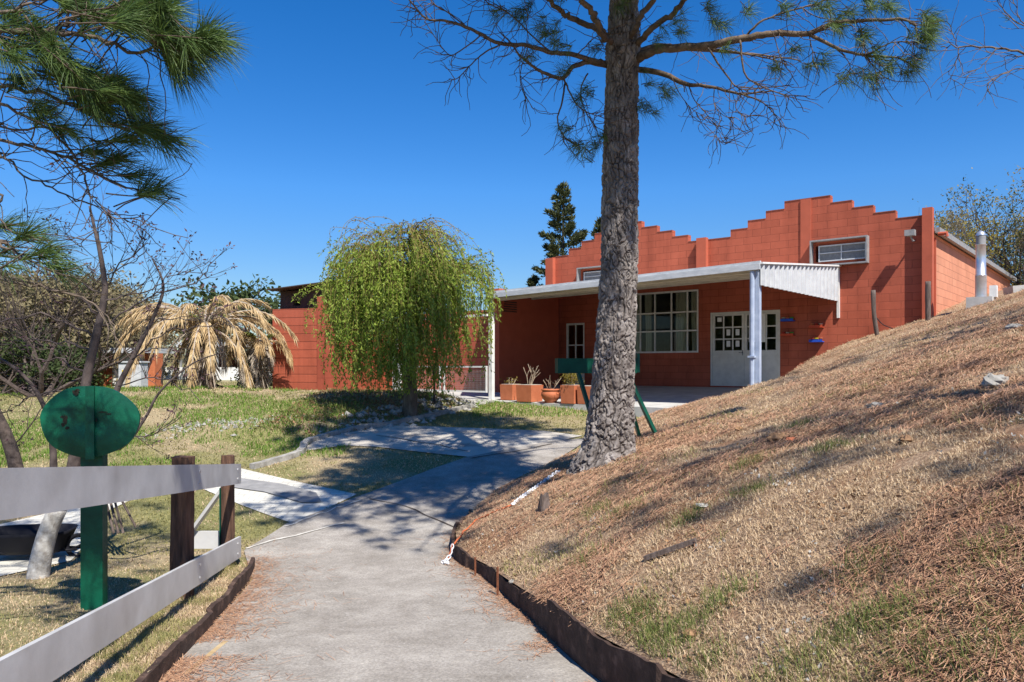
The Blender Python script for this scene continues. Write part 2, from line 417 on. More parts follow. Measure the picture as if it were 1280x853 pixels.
M['dkgreen'] = mat('dark_shrub', [(0.3, (.03, .05, .015)), (0.7, (.09, .12, .035))], scale=2, rough=.8, trans=.2)

# main pine bark: grey plates with dark furrows
def bark_material():
    m = mat('pine_bark', [(0.28, (.10, .08, .07)), (0.5, (.22, .19, .17)), (0.75, (.40, .36, .33))], scale=9, detail=9, rough=.92, bump=.7, bscale=38,
            stretch=(1, 1, .55), bdist=.02)
    nt = m.node_tree; b = nt.nodes["Principled BSDF"]
    src = b.inputs["Base Color"].links[0].from_socket
    at = nt.nodes.new("ShaderNodeAttribute"); at.attribute_name = "furrow"
    mx = nt.nodes.new("ShaderNodeMix"); mx.data_type = 'RGBA'
    mx.inputs[7].default_value = (.030, .020, .015, 1)
    nt.links.new(at.outputs["Fac"], mx.inputs[0]); nt.links.new(src, mx.inputs[6]); nt.links.new(mx.outputs[2], b.inputs["Base Color"])
    return m
M['bark'] = bark_material()

def paver_material():
    m = block_mat('cream_pavers', (.56, .53, .46), axes='xy', bw=.22, bh=.11, mortar=.006, depth=.5, wear=.12)
    return m
M['pavers'] = paver_material()
# ------------------------------------------------------------------ terrain
PY = np.array([-60, 0, 4.44, 7.3, 9.0, 12.0, 15.2, 20.0, 24, 40, 80, 400.])
PZ = np.array([2.5, -1.5, -1.83, -2.045, -2.04, -1.78, -1.40, -0.96, -0.93, -0.9, -0.6, 2.0])
_m = np.gradient(PZ, PY)
_m[1] = -.075; _m[2] = -.075; _m[3] = -.04; _m[4] = .03; _m[5] = .11; _m[6] = .108; _m[7] = .03; _m[8] = 0; _m[9] = .003; _m[10] = .006; _m[11] = .006
def zp(Y):
    Y = np.clip(np.asarray(Y, dtype=float), PY[0], PY[-1])
    i = np.clip(np.searchsorted(PY, Y) - 1, 0, len(PY) - 2)
    h = PY[i+1] - PY[i]; t = (Y - PY[i]) / h
    return ((2*t**3-3*t**2+1)*PZ[i] + (t**3-2*t**2+t)*h*_m[i] + (-2*t**3+3*t**2)*PZ[i+1] + (t**3-t**2)*h*_m[i+1])
def sstep(a, b, x):
    t = np.clip((x - a) / (b - a), 0, 1); return t*t*(3-2*t)
def seg_dist(X, Y, pts):
    """distance to polyline, and coords of closest point"""
    X = np.asarray(X, float); Y = np.asarray(Y, float)
    best = np.full(X.shape, 1e9); bx = np.zeros(X.shape); by = np.zeros(X.shape)
    for (a, b) in zip(pts[:-1], pts[1:]):
        dx, dy = b[0]-a[0], b[1]-a[1]
        t = np.clip(((X-a[0])*dx + (Y-a[1])*dy) / (dx*dx+dy*dy+1e-12), 0, 1)
        qx, qy = a[0]+t*dx, a[1]+t*dy
        d = np.hypot(X-qx, Y-qy); k = d < best
        best = np.where(k, d, best); bx = np.where(k, qx, bx); by = np.where(k, qy, by)
    return best, bx, by
def inside(X, Y, poly):
    X = np.asarray(X, float); Y = np.asarray(Y, float)
    c = np.zeros(X.shape, bool)
    n = len(poly)
    for i in range(n):
        x1, y1 = poly[i]; x2, y2 = poly[(i+1) % n]
        if y1 == y2: continue
        k = ((y1 > Y) != (y2 > Y)) & (X < (x2-x1)*(Y-y1)/(y2-y1)+x1)
        c ^= k
    return c
BED = [(-4.6, 14.6), (-3.9, 15.0), (-3.1, 15.7), (-2.5, 16.5), (-1.7, 17.6), (-0.9, 19.2), (-1.4, 20.4), (-3.5, 22.6), (-6.0, 23.0), (-9, 24.0), (-13, 24), (-12, 19), (-8.5, 16.2), (-6, 14.6)]
def H_low(X, Y):
    X = np.asarray(X, float); Y = np.asarray(Y, float)
    z = zp(Y)
    z = z + .10 * sstep(-3, -9, X) * sstep(14, 20, Y)          # bank in front of the outbuilding
    z = z - .10 * sstep(-5, -12, X) * (1 - sstep(12, 16, Y))
    d, _, _ = seg_dist(X, Y, BED + BED[:1])
    ins = inside(X, Y, BED)
    z = z + np.where(ins, .22 * sstep(0, .7, d), 0) * (1 - sstep(21, 22.5, Y))
    z = z - .25 * sstep(1.0, 3.0, X) * (1 - sstep(12, 14.5, Y))   # lies well under the hillside sheet
    z = z + .25 * sstep(25, 60, Y) * sstep(-5, -30, X) * 6
    return z
# kerb line of the hillside and the rest of its outline
KERB = [(3.6, -4.0), (1.95, 1.0), (1.10, 2.8), (.527, 4.44), (.118, 5.95), (-.24, 7.27), (-.47, 7.8), (-.60, 8.25), (-.66, 9.1), (-.54, 10.2), (-.30, 11.3), (.05, 12.05), (.66, 13.1), (1.12, 14.1)]
HEDGE = [(1.12, 14.1), (1.9, 15.6), (2.85, 17.35)]
CA, SA = .770, -.638
def fpt(s, t):
    """facade frame: s along the facade (to the right), t out towards the viewer"""
    return (5.68 + .770*s - .638*t, 22.0 - .638*s - .770*t)
TER = [(2.85, 17.35), fpt(.7, 5.42), fpt(3.70, 5.42), fpt(3.70, 0.0)]
WAL = [fpt(3.70, 0.0), fpt(5.6, 0), fpt(5.6, -14)]
FAR = [fpt(5.6, -14), (24, 60), (120, 60), (120, -60), (20, -60), (3.6, -4.0)]
HILLPOLY = KERB + HEDGE[1:] + TER[1:] + WAL[1:] + FAR[1:-1]
def kerb_h(Y):
    return np.interp(Y, [2, 4, 6, 7.3, 8.3, 10, 12], [.34, .28, .21, .17, .15, .08, .05])
def H_hill(X, Y):
    X = np.asarray(X, float); Y = np.asarray(Y, float)
    P = -1.06 + .317*X - .053*Y
    cap = 1.95 + .012*(Y-18) + .02*X
    k = 6.0
    P = -np.log(np.exp(-k*np.clip(P, -3, 20)) + np.exp(-k*cap)) / k
    d, bx, by = seg_dist(X, Y, KERB)
    c1 = zp(by) + kerb_h(by) + .62*d
    d2, bx2, by2 = seg_dist(X, Y, HEDGE)
    c2 = zp(by2) + .02 + .5*d2
    d3, bx3, by3 = seg_dist(X, Y, TER[:2]); c3 = -.93 + .55*d3
    d4, _, _ = seg_dist(X, Y, TER[1:3]); c4 = -.90 + .8*d4
    c4 = np.where(d4 > 2, 50, c4)
    d5, _, by5 = seg_dist(X, Y, TER[2:]); c5 = -.35 + 4.0*d5 + .12*(by5-16)
    k = 7.0
    z = np.exp(-k*P)
    for c in (c1, c2, c3, c4, c5):
        z = z + np.exp(-k*np.clip(c, -4, 20))
    z = -np.log(z) / k
    z = z + .075*(vnoise(np.column_stack([X.ravel()*1.7, Y.ravel()*1.7]), 3).reshape(X.shape)-.5)*sstep(0, .4, d)
    z = z + .04*(vnoise(np.column_stack([X.ravel()*6, Y.ravel()*6]), 4).reshape(X.shape)-.5)*sstep(0, .3, d)
    return z
def H(X, Y):
    return np.where(inside(X, Y, HILLPOLY), H_hill(X, Y), H_low(X, Y))
def hz(x, y): return float(H(np.array([x]), np.array([y]))[0])

def ray_dir(px, py): return ((px-640)/960.0, (HOR-py)/960.0)
def at(px, py, Y): a, b = ray_dir(px, py); return (a*Y, Y, b*Y)
def ground_at(px, py, lo=2.0, hi=60.0):
    a, b = ray_dir(px, py)
    Ys = np.linspace(lo, hi, 3000)
    h = H(a*Ys, Ys); k = np.where(b*Ys <= h)[0]
    Y = Ys[k[0]] if len(k) else hi
    return (a*Y, float(Y), hz(a*Y, Y))

def sheet(name, poly, hfun, cell, m, dz=0.0, parent=None, ring=None):
    """a sheet over the polygon following hfun, its rim snapped to the polygon"""
    xs = [p[0] for p in poly]; ys = [p[1] for p in poly]
    gx = np.arange(min(xs)-cell, max(xs)+2*cell, cell); gy = np.arange(min(ys)-cell, max(ys)+2*cell, cell)
    X, Y = np.meshgrid(gx, gy, indexing='ij')
    ins = inside(X, Y, poly)
    d, bx, by = seg_dist(X, Y, list(poly)+[poly[0]])
    snap = (~ins) & (d < cell*1.45)
    X = np.where(snap, bx, X); Y = np.where(snap, by, Y)
    ok = ins | snap
    Z = hfun(X, Y) + dz
    nx, ny = X.shape
    idx = np.arange(nx*ny).reshape(nx, ny)
    q = np.stack([idx[:-1,:-1], idx[1:,:-1], idx[1:,1:], idx[:-1,1:]], -1).reshape(-1, 4)
    okf = ok.ravel()[q].all(1) & ins.ravel()[q].any(1)
    q = q[okf]
    used = np.unique(q); rm = -np.ones(nx*ny, int); rm[used] = np.arange(len(used))
    V = np.column_stack([X.ravel(), Y.ravel(), Z.ravel()])[used]
    return fast_mesh(name, V, rm[q], m, parent, smooth=True)

def grid_sheet(name, gx, gy, hfun, m, skip=None):
    X, Y = np.meshgrid(gx, gy, indexing='ij')
    Z = hfun(X, Y)
    nx, ny = X.shape; idx = np.arange(nx*ny).reshape(nx, ny)
    q = np.stack([idx[:-1,:-1], idx[1:,:-1], idx[1:,1:], idx[:-1,1:]], -1).reshape(-1, 4)
    return fast_mesh(name, np.column_stack([X.ravel(), Y.ravel(), Z.ravel()]), q, m, smooth=True)

def nonuni(stops):
    out = []
    for (a, b, st) in stops: out.append(np.arange(a, b, st))
    return np.concatenate(out + [np.array([stops[-1][1]])])
gx = nonuni([(-400, -60, 20), (-60, -20, 2), (-20, 6, .2), (6, 30, 1), (30, 60, 3), (60, 400, 20)])
gy = nonuni([(-60, -4, 4), (-4, 26, .2), (26, 60, 1.5), (60, 400, 20)])
tag(grid_sheet('ground', gx, gy, H_low, M['lawn']), 'lawn of short dry grass left of the path', kind='structure')

near_poly = [p for p in HILLPOLY]
hill_near = KERB[1:] + HEDGE[1:] + TER[1:] + WAL[1:] + [(22, 29.3), (22, 0), (6, -1.5), (2.4, -.3)]
tag(sheet('hillside', hill_near, H_hill, .085, M['litter']), 'slope of dry grass and pine needles', kind='structure')
# the slope carries on beyond the detailed part
tag(sheet('hillside', [(21.9, 60), (120, 60), (120, -60), (20, -60), (3.6, -4.0), (2.2, -.2), (6, -1.4), (21.9, .1)], H_hill, 1.2, M['litter'], dz=-.02), kind='structure')

# ------------------------------------------------------------------ path, pads
g = ground_at
PATH_L = [(-1.30, -3), (-1.55, 1.5), (-1.78, 3), (-2.05, 4.66), (-2.45, 7.27), (-2.95, 8.45)]
def g2(*a): return [ground_at(px, py)[:2] for px, py in a]
PL2 = g2((358, 657), (438, 626), (498, 604), (540, 588), (584, 573))
KR = [(x+.0, y) for x, y in KERB[::-1]]
path_poly = PATH_L + PL2 + g2((640, 562), (700, 551)) + [(1.5, 14.9)] + [(x+.06, y) for x, y in KERB[::-1]][:-1] + [(2.4, -3)]
tag(sheet('path', path_poly, H_low, .09, M['concrete'], dz=.022), 'concrete path', kind='structure')
pad_poly = g2((375, 566), (395, 551), (440, 541), (492, 533), (560, 535), (640, 538), (680, 540), (728, 546), (700, 552), (640, 563), (590, 573), (540, 568), (470, 560), (430, 558))
tag(sheet('concrete_pad', pad_poly, H_low, .09, M['pad'], dz=.017), kind='structure')
pav_poly = g2((446, 619), (375, 604), (302, 587), (215, 584), (130, 600), (104, 632)) + [ground_at(0, 657)[:2], ground_at(-160, 672)[:2], ground_at(-160, 760)[:2], ground_at(0, 722)[:2]] + g2((90, 702), (135, 640), (180, 618), (245, 609), (300, 632), (366, 656))
tag(sheet('paved_path', pav_poly, H_low, .11, M['pavers'], dz=.012), kind='structure')
M['joint'] = mat('pale_joint_mortar', [(0.3, (.42, .39, .34)), (0.7, (.60, .57, .51))], scale=20, rough=.95)
M['crack'] = flat('dirt_filled_crack', (.07, .055, .045), .95)
def joint(line, w0, m, dz, name='path_joint'):
    P = smooth_path([(*ground_at(px, py)[:2], 0) for px, py in line], 4)
    P[1:-1, :2] += rng.normal(size=(len(P)-2, 2))*.02
    T = unit(np.gradient(P, axis=0)); Nn = np.column_stack([-T[:, 1], T[:, 0]])*(w0/2*(.6+.8*rng.random(len(P))))[:, None]
    V = []; 
    for k in range(len(P)):
        for sg in (-1, 1):
            x, y = P[k, :2]+sg*Nn[k]; V.append((x, y, float(H_low(np.array([x]), np.array([y]))[0])+dz))
    o = MB().add(V, [(2*k, 2*k+2, 2*k+3, 2*k+1) for k in range(len(P)-1)]).build(name, m, None)
    return tag(o, kind='structure')
joint([(308, 689), (340, 679), (380, 670), (430, 657)], .04, M['joint'], .030)
joint([(356, 661), (392, 648), (420, 638), (452, 628)], .03, M['joint'], .030)
joint([(590, 575), (640, 567), (690, 557)], .03, M['crack'], .030)
joint([(470, 546), (520, 553), (585, 566)], .025, M['crack'], .026)
joint([(462, 626), (520, 640), (585, 655)], .02, M['crack'], .030)
strip = g2((250, 596), (300, 600), (352, 607), (395, 618), (402, 630), (378, 631), (330, 617), (250, 606))
tag(sheet('drain_strip', strip, H_low, .06, M['asphalt_strip'], dz=.028), kind='structure')

# ------------------------------------------------------------------ the school building (local x along the facade, -y out of it)
B = empty('school_building', (5.68, 22.0, 0), math.radians(-39.65), 'long terracotta red building with stepped gables and a shaded terrace', 'building')
def steps(c):
    return [(c-2.785, 3.60), (c-2.10, 3.7975), (c-1.60, 3.995), (c-1.09, 4.1925), (c-.58, 4.39), (c+.62, 4.1925), (c+1.15, 3.995), (c+1.66, 3.7975), (c+2.17, 3.60)]
def top_profile(s):
    for c in (-2.86, 2.71):
        if c-2.785 <= s < c+2.785:
            z = 3.6
            for a, zz in steps(c):
                if s >= a: z = zz
            return z
    return 3.6
holes = [(-2.72, -.368, .37, 2.21), (0.0, 2.015, -.58, 1.51), (-5.07, -4.34, -.62, 1.38), (2.95, 4.12, 2.70, 3.12), (-4.42, -3.1, 2.70, 3.05)]
xs = sorted(set([-5.65, 5.62] + [a for c in (-2.86, 2.71) for a, _ in steps(c)][1:] + [h_ for q in holes for h_ in q[:2]]))
w = MB()
for a, b_ in zip(xs[:-1], xs[1:]):
    mid = (a+b_)/2; zt = top_profile(mid)
    cuts = [(h_[2], h_[3]) for h_ in holes if h_[0] < mid < h_[1]]
    z0 = -1.3
    for c0, c1 in sorted(cuts):
        w.box(a, b_, 0, .18, z0, c0); z0 = c1
    w.box(a, b_, 0, .18, z0, zt)
w.build('wall', M['block'], B)
# pilasters: each its own part
for (a, b_, p, zt) in ((5.50, 5.72, .20, 3.76), (-.36, -.06, .16, 3.66), (2.57, 2.84, .035, 4.385), (-5.80, -5.50, .16, 3.56), (-3.0, -2.73, .035, 4.385)):
    MB().box(a, b_, -p, -.002, 2.56 if -3.5 < a < 3 else -1.2, zt).build('pilaster', M['smooth_red'], B)
# capping lips of the steps (thin, slightly darker mortar crest)
cp = MB()
lx = sorted(set([-5.48, 5.48] + [a for c in (-2.86, 2.71) for a, _ in steps(c)][1:]))
for a, b_ in zip(lx[:-1], lx[1:]):
    zt = top_profile((a+b_)/2)
    cp.box(a+.004, b_-.004, -.012, .19, zt+.002, zt+.022)
cp.build('coping', mat('old_coping', [(0.3, (.17, .07, .05)), (0.7, (.34, .12, .08))], scale=9, rough=.9), B)
# side and back walls, closing the rooms
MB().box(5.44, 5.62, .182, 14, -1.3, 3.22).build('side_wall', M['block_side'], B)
rw = MB(); rw.box(-5.65, 5.43, 13.8, 14, -1.3, 3.2); rw.box(-5.65, -5.47, .182, 13.79, -1.3, 3.2); rw.build('back_wall', M['smooth_red'], B)
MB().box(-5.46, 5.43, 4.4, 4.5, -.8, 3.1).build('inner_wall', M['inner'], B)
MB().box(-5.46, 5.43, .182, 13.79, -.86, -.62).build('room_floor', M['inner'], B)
rf = MB()
for c in (-2.86, 2.71):                     # two low gable roofs running back behind the stepped walls
    rf.hexa([(c-2.78, .20, 3.20), (c, .20, 3.98), (c, 14.3, 3.98), (c-2.78, 14.3, 3.20), (c-2.78, .20, 3.26), (c, .20, 4.04), (c, 14.3, 4.04), (c-2.78, 14.3, 3.26)])
    e = 2.78 if c < 0 else 3.0
    zt = 3.20 if c < 0 else 3.24
    rf.hexa([(c+.003, .20, 3.98), (c+e, .20, zt), (c+e, 14.3, zt), (c+.003, 14.3, 3.98), (c+.003, .20, 4.04), (c+e, .20, zt+.06), (c+e, 14.3, zt+.06), (c+.003, 14.3, 4.04)])
rf.build('roof', M['galv'], B)
gt = MB(); gt.box(5.70, 5.80, .22, 14.3, 3.20, 3.33)
gt.build('gutter', M['greymetal'], B)
ep = MB(); ep.tube([(5.80, .05, 3.14), (5.98, .05, 3.14), (5.98, .05, 3.06)], .045, 8); ep.box(5.635, 5.70, .30, .36, -1, 3.1)
ep.build('drain_pipe', M['smooth_red'], B)

def frame(mb, s0, s1, z0, z1, y0, y1, w_):
    mb.box(s0, s1, y0, y1, z0, z0+w_); mb.box(s0, s1, y0, y1, z1-w_, z1)
    mb.box(s0, s0+w_, y0, y1, z0+w_, z1-w_); mb.box(s1-w_, s1, y0, y1, z0+w_, z1-w_)
# big window
win = MB(); frame(win, -2.716, -.372, .374, 2.206, .01, .09, .05)
for s in (-2.3, -1.80, -1.25, -.73): win.box(s-.017, s+.017, .015, .085, .424, 2.156)
for z in (1.57, 1.02): win.box(-2.666, -.422, .018, .082, z-.022, z+.022)
wo = win.build('window', M['white'], B)
MB().box(-2.66, -.43, .045, .051, .43, 2.15).build('pane', M['glass'], wo)
def curtain(s0, s1, z0, z1, y, nf=8, amp=.035):
    n = nf*8; xs_ = np.linspace(s0, s1, n); rows = 12
    zs_ = np.linspace(z0, z1, rows)
    V = [(x + .01*math.sin(z*3+x*9), y + amp*math.sin((x-s0)/(s1-s0)*nf*2*math.pi + .5*math.sin(z*2)), z) for z in zs_ for x in xs_]
    Fc = [(i*n+j, i*n+j+1, (i+1)*n+j+1, (i+1)*n+j) for i in range(rows-1) for j in range(n-1)]
    return MB().add(V, Fc)
for (a, b_, nf) in ((-2.70, -2.36, 5), (-2.20, -1.98, 3), (-1.17, -.78, 5), (-.66, -.39, 4)):
    curtain(a, b_, .36, 2.2, .15, nf).build('curtain', M['curtain'], wo, smooth=True)
# double door
dr = MB(); frame(dr, 0.004, 2.011, -.60, 1.506, .005, .10, .055)
df = dr.build('door_frame', M['door_paint'], B)
def leaf(s0, s1, cols, name='door'):
    mb = MB(); y0, y1 = .02, .075
    mb.box(s0, s1, y0, y1, -.57, .42); mb.box(s0, s1, y0, y1, 1.40, 1.447)
    mb.box(s0, cols[0], y0, y1, .422, 1.398); mb.box(cols[-1], s1, y0, y1, .422, 1.398)
    for c in cols[1:-1]: mb.box(c-.018, c+.018, y0+.004, y1-.004, .422, 1.398)
    for z in (.745, 1.075): mb.box(cols[0]+.001, cols[-1]-.001, y0+.002, y1-.002, z-.018, z+.018)
    o = mb.build(name, M['door_paint'], B)
    MB().box(cols[0], cols[-1], .045, .05, .43, 1.39).build('pane', M['glass'], o)
    return o
d1 = leaf(.062, .998, [.13, .39, .66, .93])
d2 = leaf(1.004, 1.953, [1.08, 1.35, 1.62, 1.89])
hd = MB(); hd.tube([(.955, -.04, .36), (.955, .02, .36)], .012, 8); hd.tube([(.955, -.04, .36), (.87, -.045, .355)], .011, 8); hd.box(.94, .97, .012, .019, .28, .42)
hd.build('handle', M['greymetal'], d1)
for (s, z) in ((.53, .93), (.80, .93), (.53, .61), (.80, .61)):
    MB().box(s-.055, s+.055, .035, .0395, z-.085, z+.085).build('notice', M['paper'], d1)
MB().box(.20, .33, .035, .0395, 1.24, 1.36).build('notice', M['paper'], d1)
MB().box(1.14, 1.60, .010, .016, .64, 1.42).build('notice', M['paper'], d2)
# small window door at the left end of the terrace
sd = MB(); frame(sd, -5.066, -4.344, -.61, 1.376, .01, .09, .06); sd.box(-4.72, -4.69, .015, .085, -.2, 1.316)
sd.box(-5.006, -4.404, .02, .08, -.55, -.2); sd.box(-5.006, -4.404, .022, .078, .64, .68)
sdo = sd.build('door', M['white'], B)
MB().box(-5.0, -4.41, .045, .05, -.2, 1.31).build('pane', M['glass'], sdo)
# upper window boxes with shade screens
for (s0, s1, z0, z1) in ((2.86, 4.27, 2.57, 3.25), (-4.52, -2.98, 2.55, 3.14)):
    fb = MB(); frame(fb, s0, s1, z0, z1, -.19, -.003, .035)
    fo = fb.build('window', M['greymetal'], B)
    q = MB(); frame(q, s0+.18, s1-.06, z0+.12, z1-.14, -.05, -.004, .03)
    mz = (z0+z1)/2; q.box((s0+s1)/2+.03, (s0+s1)/2+.06, -.045, -.008, z0+.15, z1-.17); q.box(s0+.21, s1-.09, -.046, -.007, mz-.012, mz+.012)
    q.build('inner_frame', M['metal_white'], fo)
    MB().box(s0+.21, s1-.09, -.022, -.016, z0+.15, z1-.17).build('screen', M['screen'], fo)
# terrace floor
def poly_slab(pts, z0, z1fun, name, m, parent):
    n = len(pts)
    V = [(x, y, z0) for x, y in pts] + [(x, y, z1fun(x, y)) for x, y in pts]
    Fc = [tuple(range(n))[::-1], tuple(range(n, 2*n))] + [(i, (i+1) % n, n+(i+1) % n, n+i) for i in range(n)]
    return MB().add(V, Fc).build(name, m, parent)
poly_slab([(-9.6, -5.42), (3.66, -5.42), (3.66, -.004), (-9.6, -.004)], -1.5, lambda x, y: -.62 + .058*y, 'terrace_floor', M['slab'], B)
# projecting wall at the end of the terrace, the yard wall behind the mesh fence
MB().box(-5.47, -5.25, -3.17, -.165, -1.2, 2.30).build('side_wall', M['smooth_red'], B)
MB().box(-9.4, -5.472, -3.165, -2.99, -1.2, 1.62).build('yard_wall', M['board_red'], B)
MB().box(-9.42, -5.474, -3.175, -2.98, 1.622, 1.68).build('coping', M['terracotta'], B)
# small dark louvre in the projecting wall
lv = MB()
for k in range(5): lv.box(-5.246, -5.232, -2.95, -2.35, 1.62+k*.07, 1.655+k*.07)
lv.build('vent', M['darkroof'], B)
# canopy roof: rises towards the facade
def roofz(x, y): return 2.07 + .024*(x-3.525) + .088*(5.17+y)
pts = [(3.525, -5.15), (3.525, -.01), (-5.45, -.01), (-5.45, -3.3), (-3.87, -5.15)]
n = len(pts)
V = [(x, y, roofz(x, y)-.035) for x, y in pts] + [(x, y, roofz(x, y)) for x, y in pts]
Fc = [tuple(range(n)), tuple(range(n, 2*n))[::-1]] + [(i, n+i, n+(i+1) % n, (i+1) % n) for i in range(n)]
MB().add(V, Fc).build('canopy_roof', M['soffit'], B)
fs = MB()
def fas(a, b_, zt, zb):
    (x0, y0), (x1, y1) = a, b_
    d = Vector((x1-x0, y1-y0)).normalized(); nn = Vector((d.y, -d.x))*.05
    fs.hexa([(x0, y0, roofz(x0, y0)+zb), (x1, y1, roofz(x1, y1)+zb), (x1+nn.x, y1+nn.y, roofz(x1, y1)+zb), (x0+nn.x, y0+nn.y, roofz(x0, y0)+zb),
             (x0, y0, roofz(x0, y0)+zt), (x1, y1, roofz(x1, y1)+zt), (x1+nn.x, y1+nn.y, roofz(x1, y1)+zt), (x0+nn.x, y0+nn.y, roofz(x0, y0)+zt)])
fas((-3.87, -5.155), (3.54, -5.155), .075, -.04)
fas((-3.87, -5.185), (3.54, -5.185), .02, -.10)
fas((-5.46, -3.3), (-3.88, -5.155), .06, -.10)
fs.build('fascia', M['metal_white'], B)
bm_ = MB()
for yy in (-4.95, -3.3, -1.65):
    bm_.hexa([(-3.7 if yy < -4 else -5.2, yy-.03, roofz(-3.7, yy)-.15), (3.45, yy-.03, roofz(3.45, yy)-.15), (3.45, yy+.03, roofz(3.45, yy)-.15), (-3.7 if yy < -4 else -5.2, yy+.03, roofz(-3.7, yy)-.15),
              (-3.7 if yy < -4 else -5.2, yy-.03, roofz(-3.7 if yy < -4 else -5.2, yy)-.04), (3.45, yy-.03, roofz(3.45, yy)-.04), (3.45, yy+.03, roofz(3.45, yy)-.04), (-3.7 if yy < -4 else -5.2, yy+.03, roofz(-3.7 if yy < -4 else -5.2, yy)-.04)])
bm_.build('roof_beam', M['soffit'], B)
# canopy posts
pp = MB(); pp.box(3.41, 3.50, -5.15, -5.04, -1.2, 1.97); pp.tube([(3.36, -5.17, 1.95), (3.36, -5.19, -.9)], .05, 10)
pp.box(3.29, 3.43, -5.25, -5.11, .16, .20)
pp.build('canopy_post', mat('blue_grey_post', [(0.3, (.28, .34, .46)), (0.7, (.46, .52, .62))], scale=5, rough=.5), B)
MB().box(-3.94, -3.82, -5.13, -5.02, -1.3, 1.42).build('canopy_post', M['white'], B)
MB().box(-3.90, -3.85, -5.10, -5.04, 1.422, 1.84).build('canopy_post', M['metal_white'], B)
# corrugated side sheet
cs = MB(); N = 230
ys = np.linspace(-5.16, -.02, N); pitch = 5.14/19
def prof(y):
    f_ = ((y+5.16) % pitch)/pitch
    return .05*(np.clip((f_-.05)/.12, 0, 1) - np.clip((f_-.40)/.12, 0, 1))
V = []
for y in ys:
    x = 3.53 + prof(y)
    V += [(x, y, 1.645), (x, y, roofz(3.53, y)+.01)]
Fc = [(2*i, 2*i+2, 2*i+3, 2*i+1) for i in range(N-1)]
nv = len(V)
V += [(x-.004, y, z) for x, y, z in V]
Fc += [(nv+2*i, nv+2*i+1, nv+2*i+3, nv+2*i+2) for i in range(N-1)]
cs.add(V, Fc); cs.build('side_sheet', M['panel'], B)
tr = MB()
tr.hexa([(3.50, -5.2, roofz(3.53, -5.2)+.012), (3.60, -5.2, roofz(3.53, -5.2)+.012), (3.60, -.003, roofz(3.53, 0)+.012), (3.50, -.003, roofz(3.53, 0)+.012),
         (3.50, -5.2, roofz(3.53, -5.2)+.05), (3.60, -5.2, roofz(3.53, -5.2)+.05), (3.60, -.003, roofz(3.53, 0)+.05), (3.50, -.003, roofz(3.53, 0)+.05)])
tr.box(3.50, 3.565, -.055, -.004, 1.22, 2.53)
tr.build('side_trim', M['white'], B)
# floodlight on the gable wall
lp = MB(); lp.tube([(5.30, -.003, 3.02), (5.30, -.18, 3.00), (5.26, -.26, 3.12)], .022, 8); lp.box(5.16, 5.38, -.40, -.24, 3.10, 3.24)
lpo = lp.build('wall_lamp', M['greymetal'], B)
# wall mounted shelves with small pots: things of their own
def bworld(s, t, z):
    x, y = fpt(s, t); return (x, y, z)
RZ = math.radians(-39.65)
shelf_mat = {'blue': flat('blue_shelf_paint', (.02, .08, .5), .5), 'red': flat('red_shelf_paint', (.5, .07, .03), .5)}
pot_mat = {'orange': flat('orange_pot', (.65, .2, .08), .5), 'yellow': flat('yellow_pot', (.8, .6, .03), .5), 'green': flat('green_pot', (.12, .35, .05), .5),
           'red': flat('red_pot', (.5, .05, .03), .5), 'pale': flat('pale_pot', (.5, .45, .35), .5)}
for (px, py, colr, where, pots) in ((986, 401, 'blue', 'upper left, beside the white door', ('pale', 'orange', 'green')), (986, 419.5, 'red', 'lower left, beside the white door', ('red', 'pale', 'green')),
                                   (1022, 409, 'red', 'upper right, below the corrugated sheet', ('orange', 'red', 'pale')), (1022, 427, 'blue', 'lower right, at the edge of the shade', ('red', 'yellow', 'orange'))):
    a = ray_dir(px, py)[0]
    s = (22*a - 5.68)/(.770+.638*a); Y = 22-.638*s
    z = (HOR-py)/960*Y
    r = empty('wall_shelf', bworld(s, 0, z), RZ, '%s wall shelf on the red wall, %s' % (colr, where), 'shelf', 'small shelves on the red wall')
    MB().box(-.17, .17, -.16, -.004, -.02, .0).build('board', shelf_mat[colr], r)
    MB().box(-.17, .17, -.168, -.161, -.02, .045).build('front_edge', shelf_mat[colr], r)
    for k, pc in enumerate(pots):
        ox = -.11 + .11*k
        o = MB().lathe([(0.0, 0), (.030, 0), (.045, .07), (.049, .072), (.049, .085), (.040, .085), (.036, .06), (0, .06)], 12).build('flower_pot', pot_mat[pc], None, True)
        o.location = bworld(s+ox, .09, z+.001)
        tag(o, '%s pot, %s on the %s shelf %s' % (pc, ('left', 'middle', 'right')[k], colr, where.split(',')[0]), 'pot', 'little pots on the wall shelves')

# ------------------------------------------------------------------ white yard fence with mesh, left of the terrace
YF = empty('yard_fence', bworld(-3.9, 5.2, -.92), RZ, 'white metal yard fence with mesh infill below and a bar overhead', 'fence')
zb = -.92
yf = MB()
yf.box(-3.66, -.06, .02, .07, 2.24, 2.30); yf.build('top_bar', M['white'], YF)
MB().box(-3.80, -3.68, 0, .12, -.2, 2.3).build('post', M['white'], YF)
yr = MB(); yr.box(-3.66, -.07, .02, .06, .86, .905); yr.box(-3.66, -.07, .02, .06, .19, .235)
for s in (-.115, -1.7, -1.86, -3.66): yr.box(s, s+.045, .022, .058, .236, .859)
yr.build('rail', M['white'], YF)
me_ = MB()
for k in range(70): me_.box(-3.61+k*.05, -3.606+k*.05, .038, .042, .236, .859)
for k in range(12): me_.box(-3.61, -.118, .0425, .0455, .26+k*.05, .264+k*.05)
me_.build('mesh', M['greymetal'], YF)
# pale panel standing at the left end of the yard
MB().box(-3.66, -3.44, -.02, .04, .2, 1.05).build('end_panel', M['white'], YF)

# ------------------------------------------------------------------ outbuilding
OB = empty('outbuilding', (-5.82, 23.0, -1.0), math.atan2(.342, -.94)+math.pi, 'tall red boarded outbuilding with a dark flat roof, left of the willow', 'building')
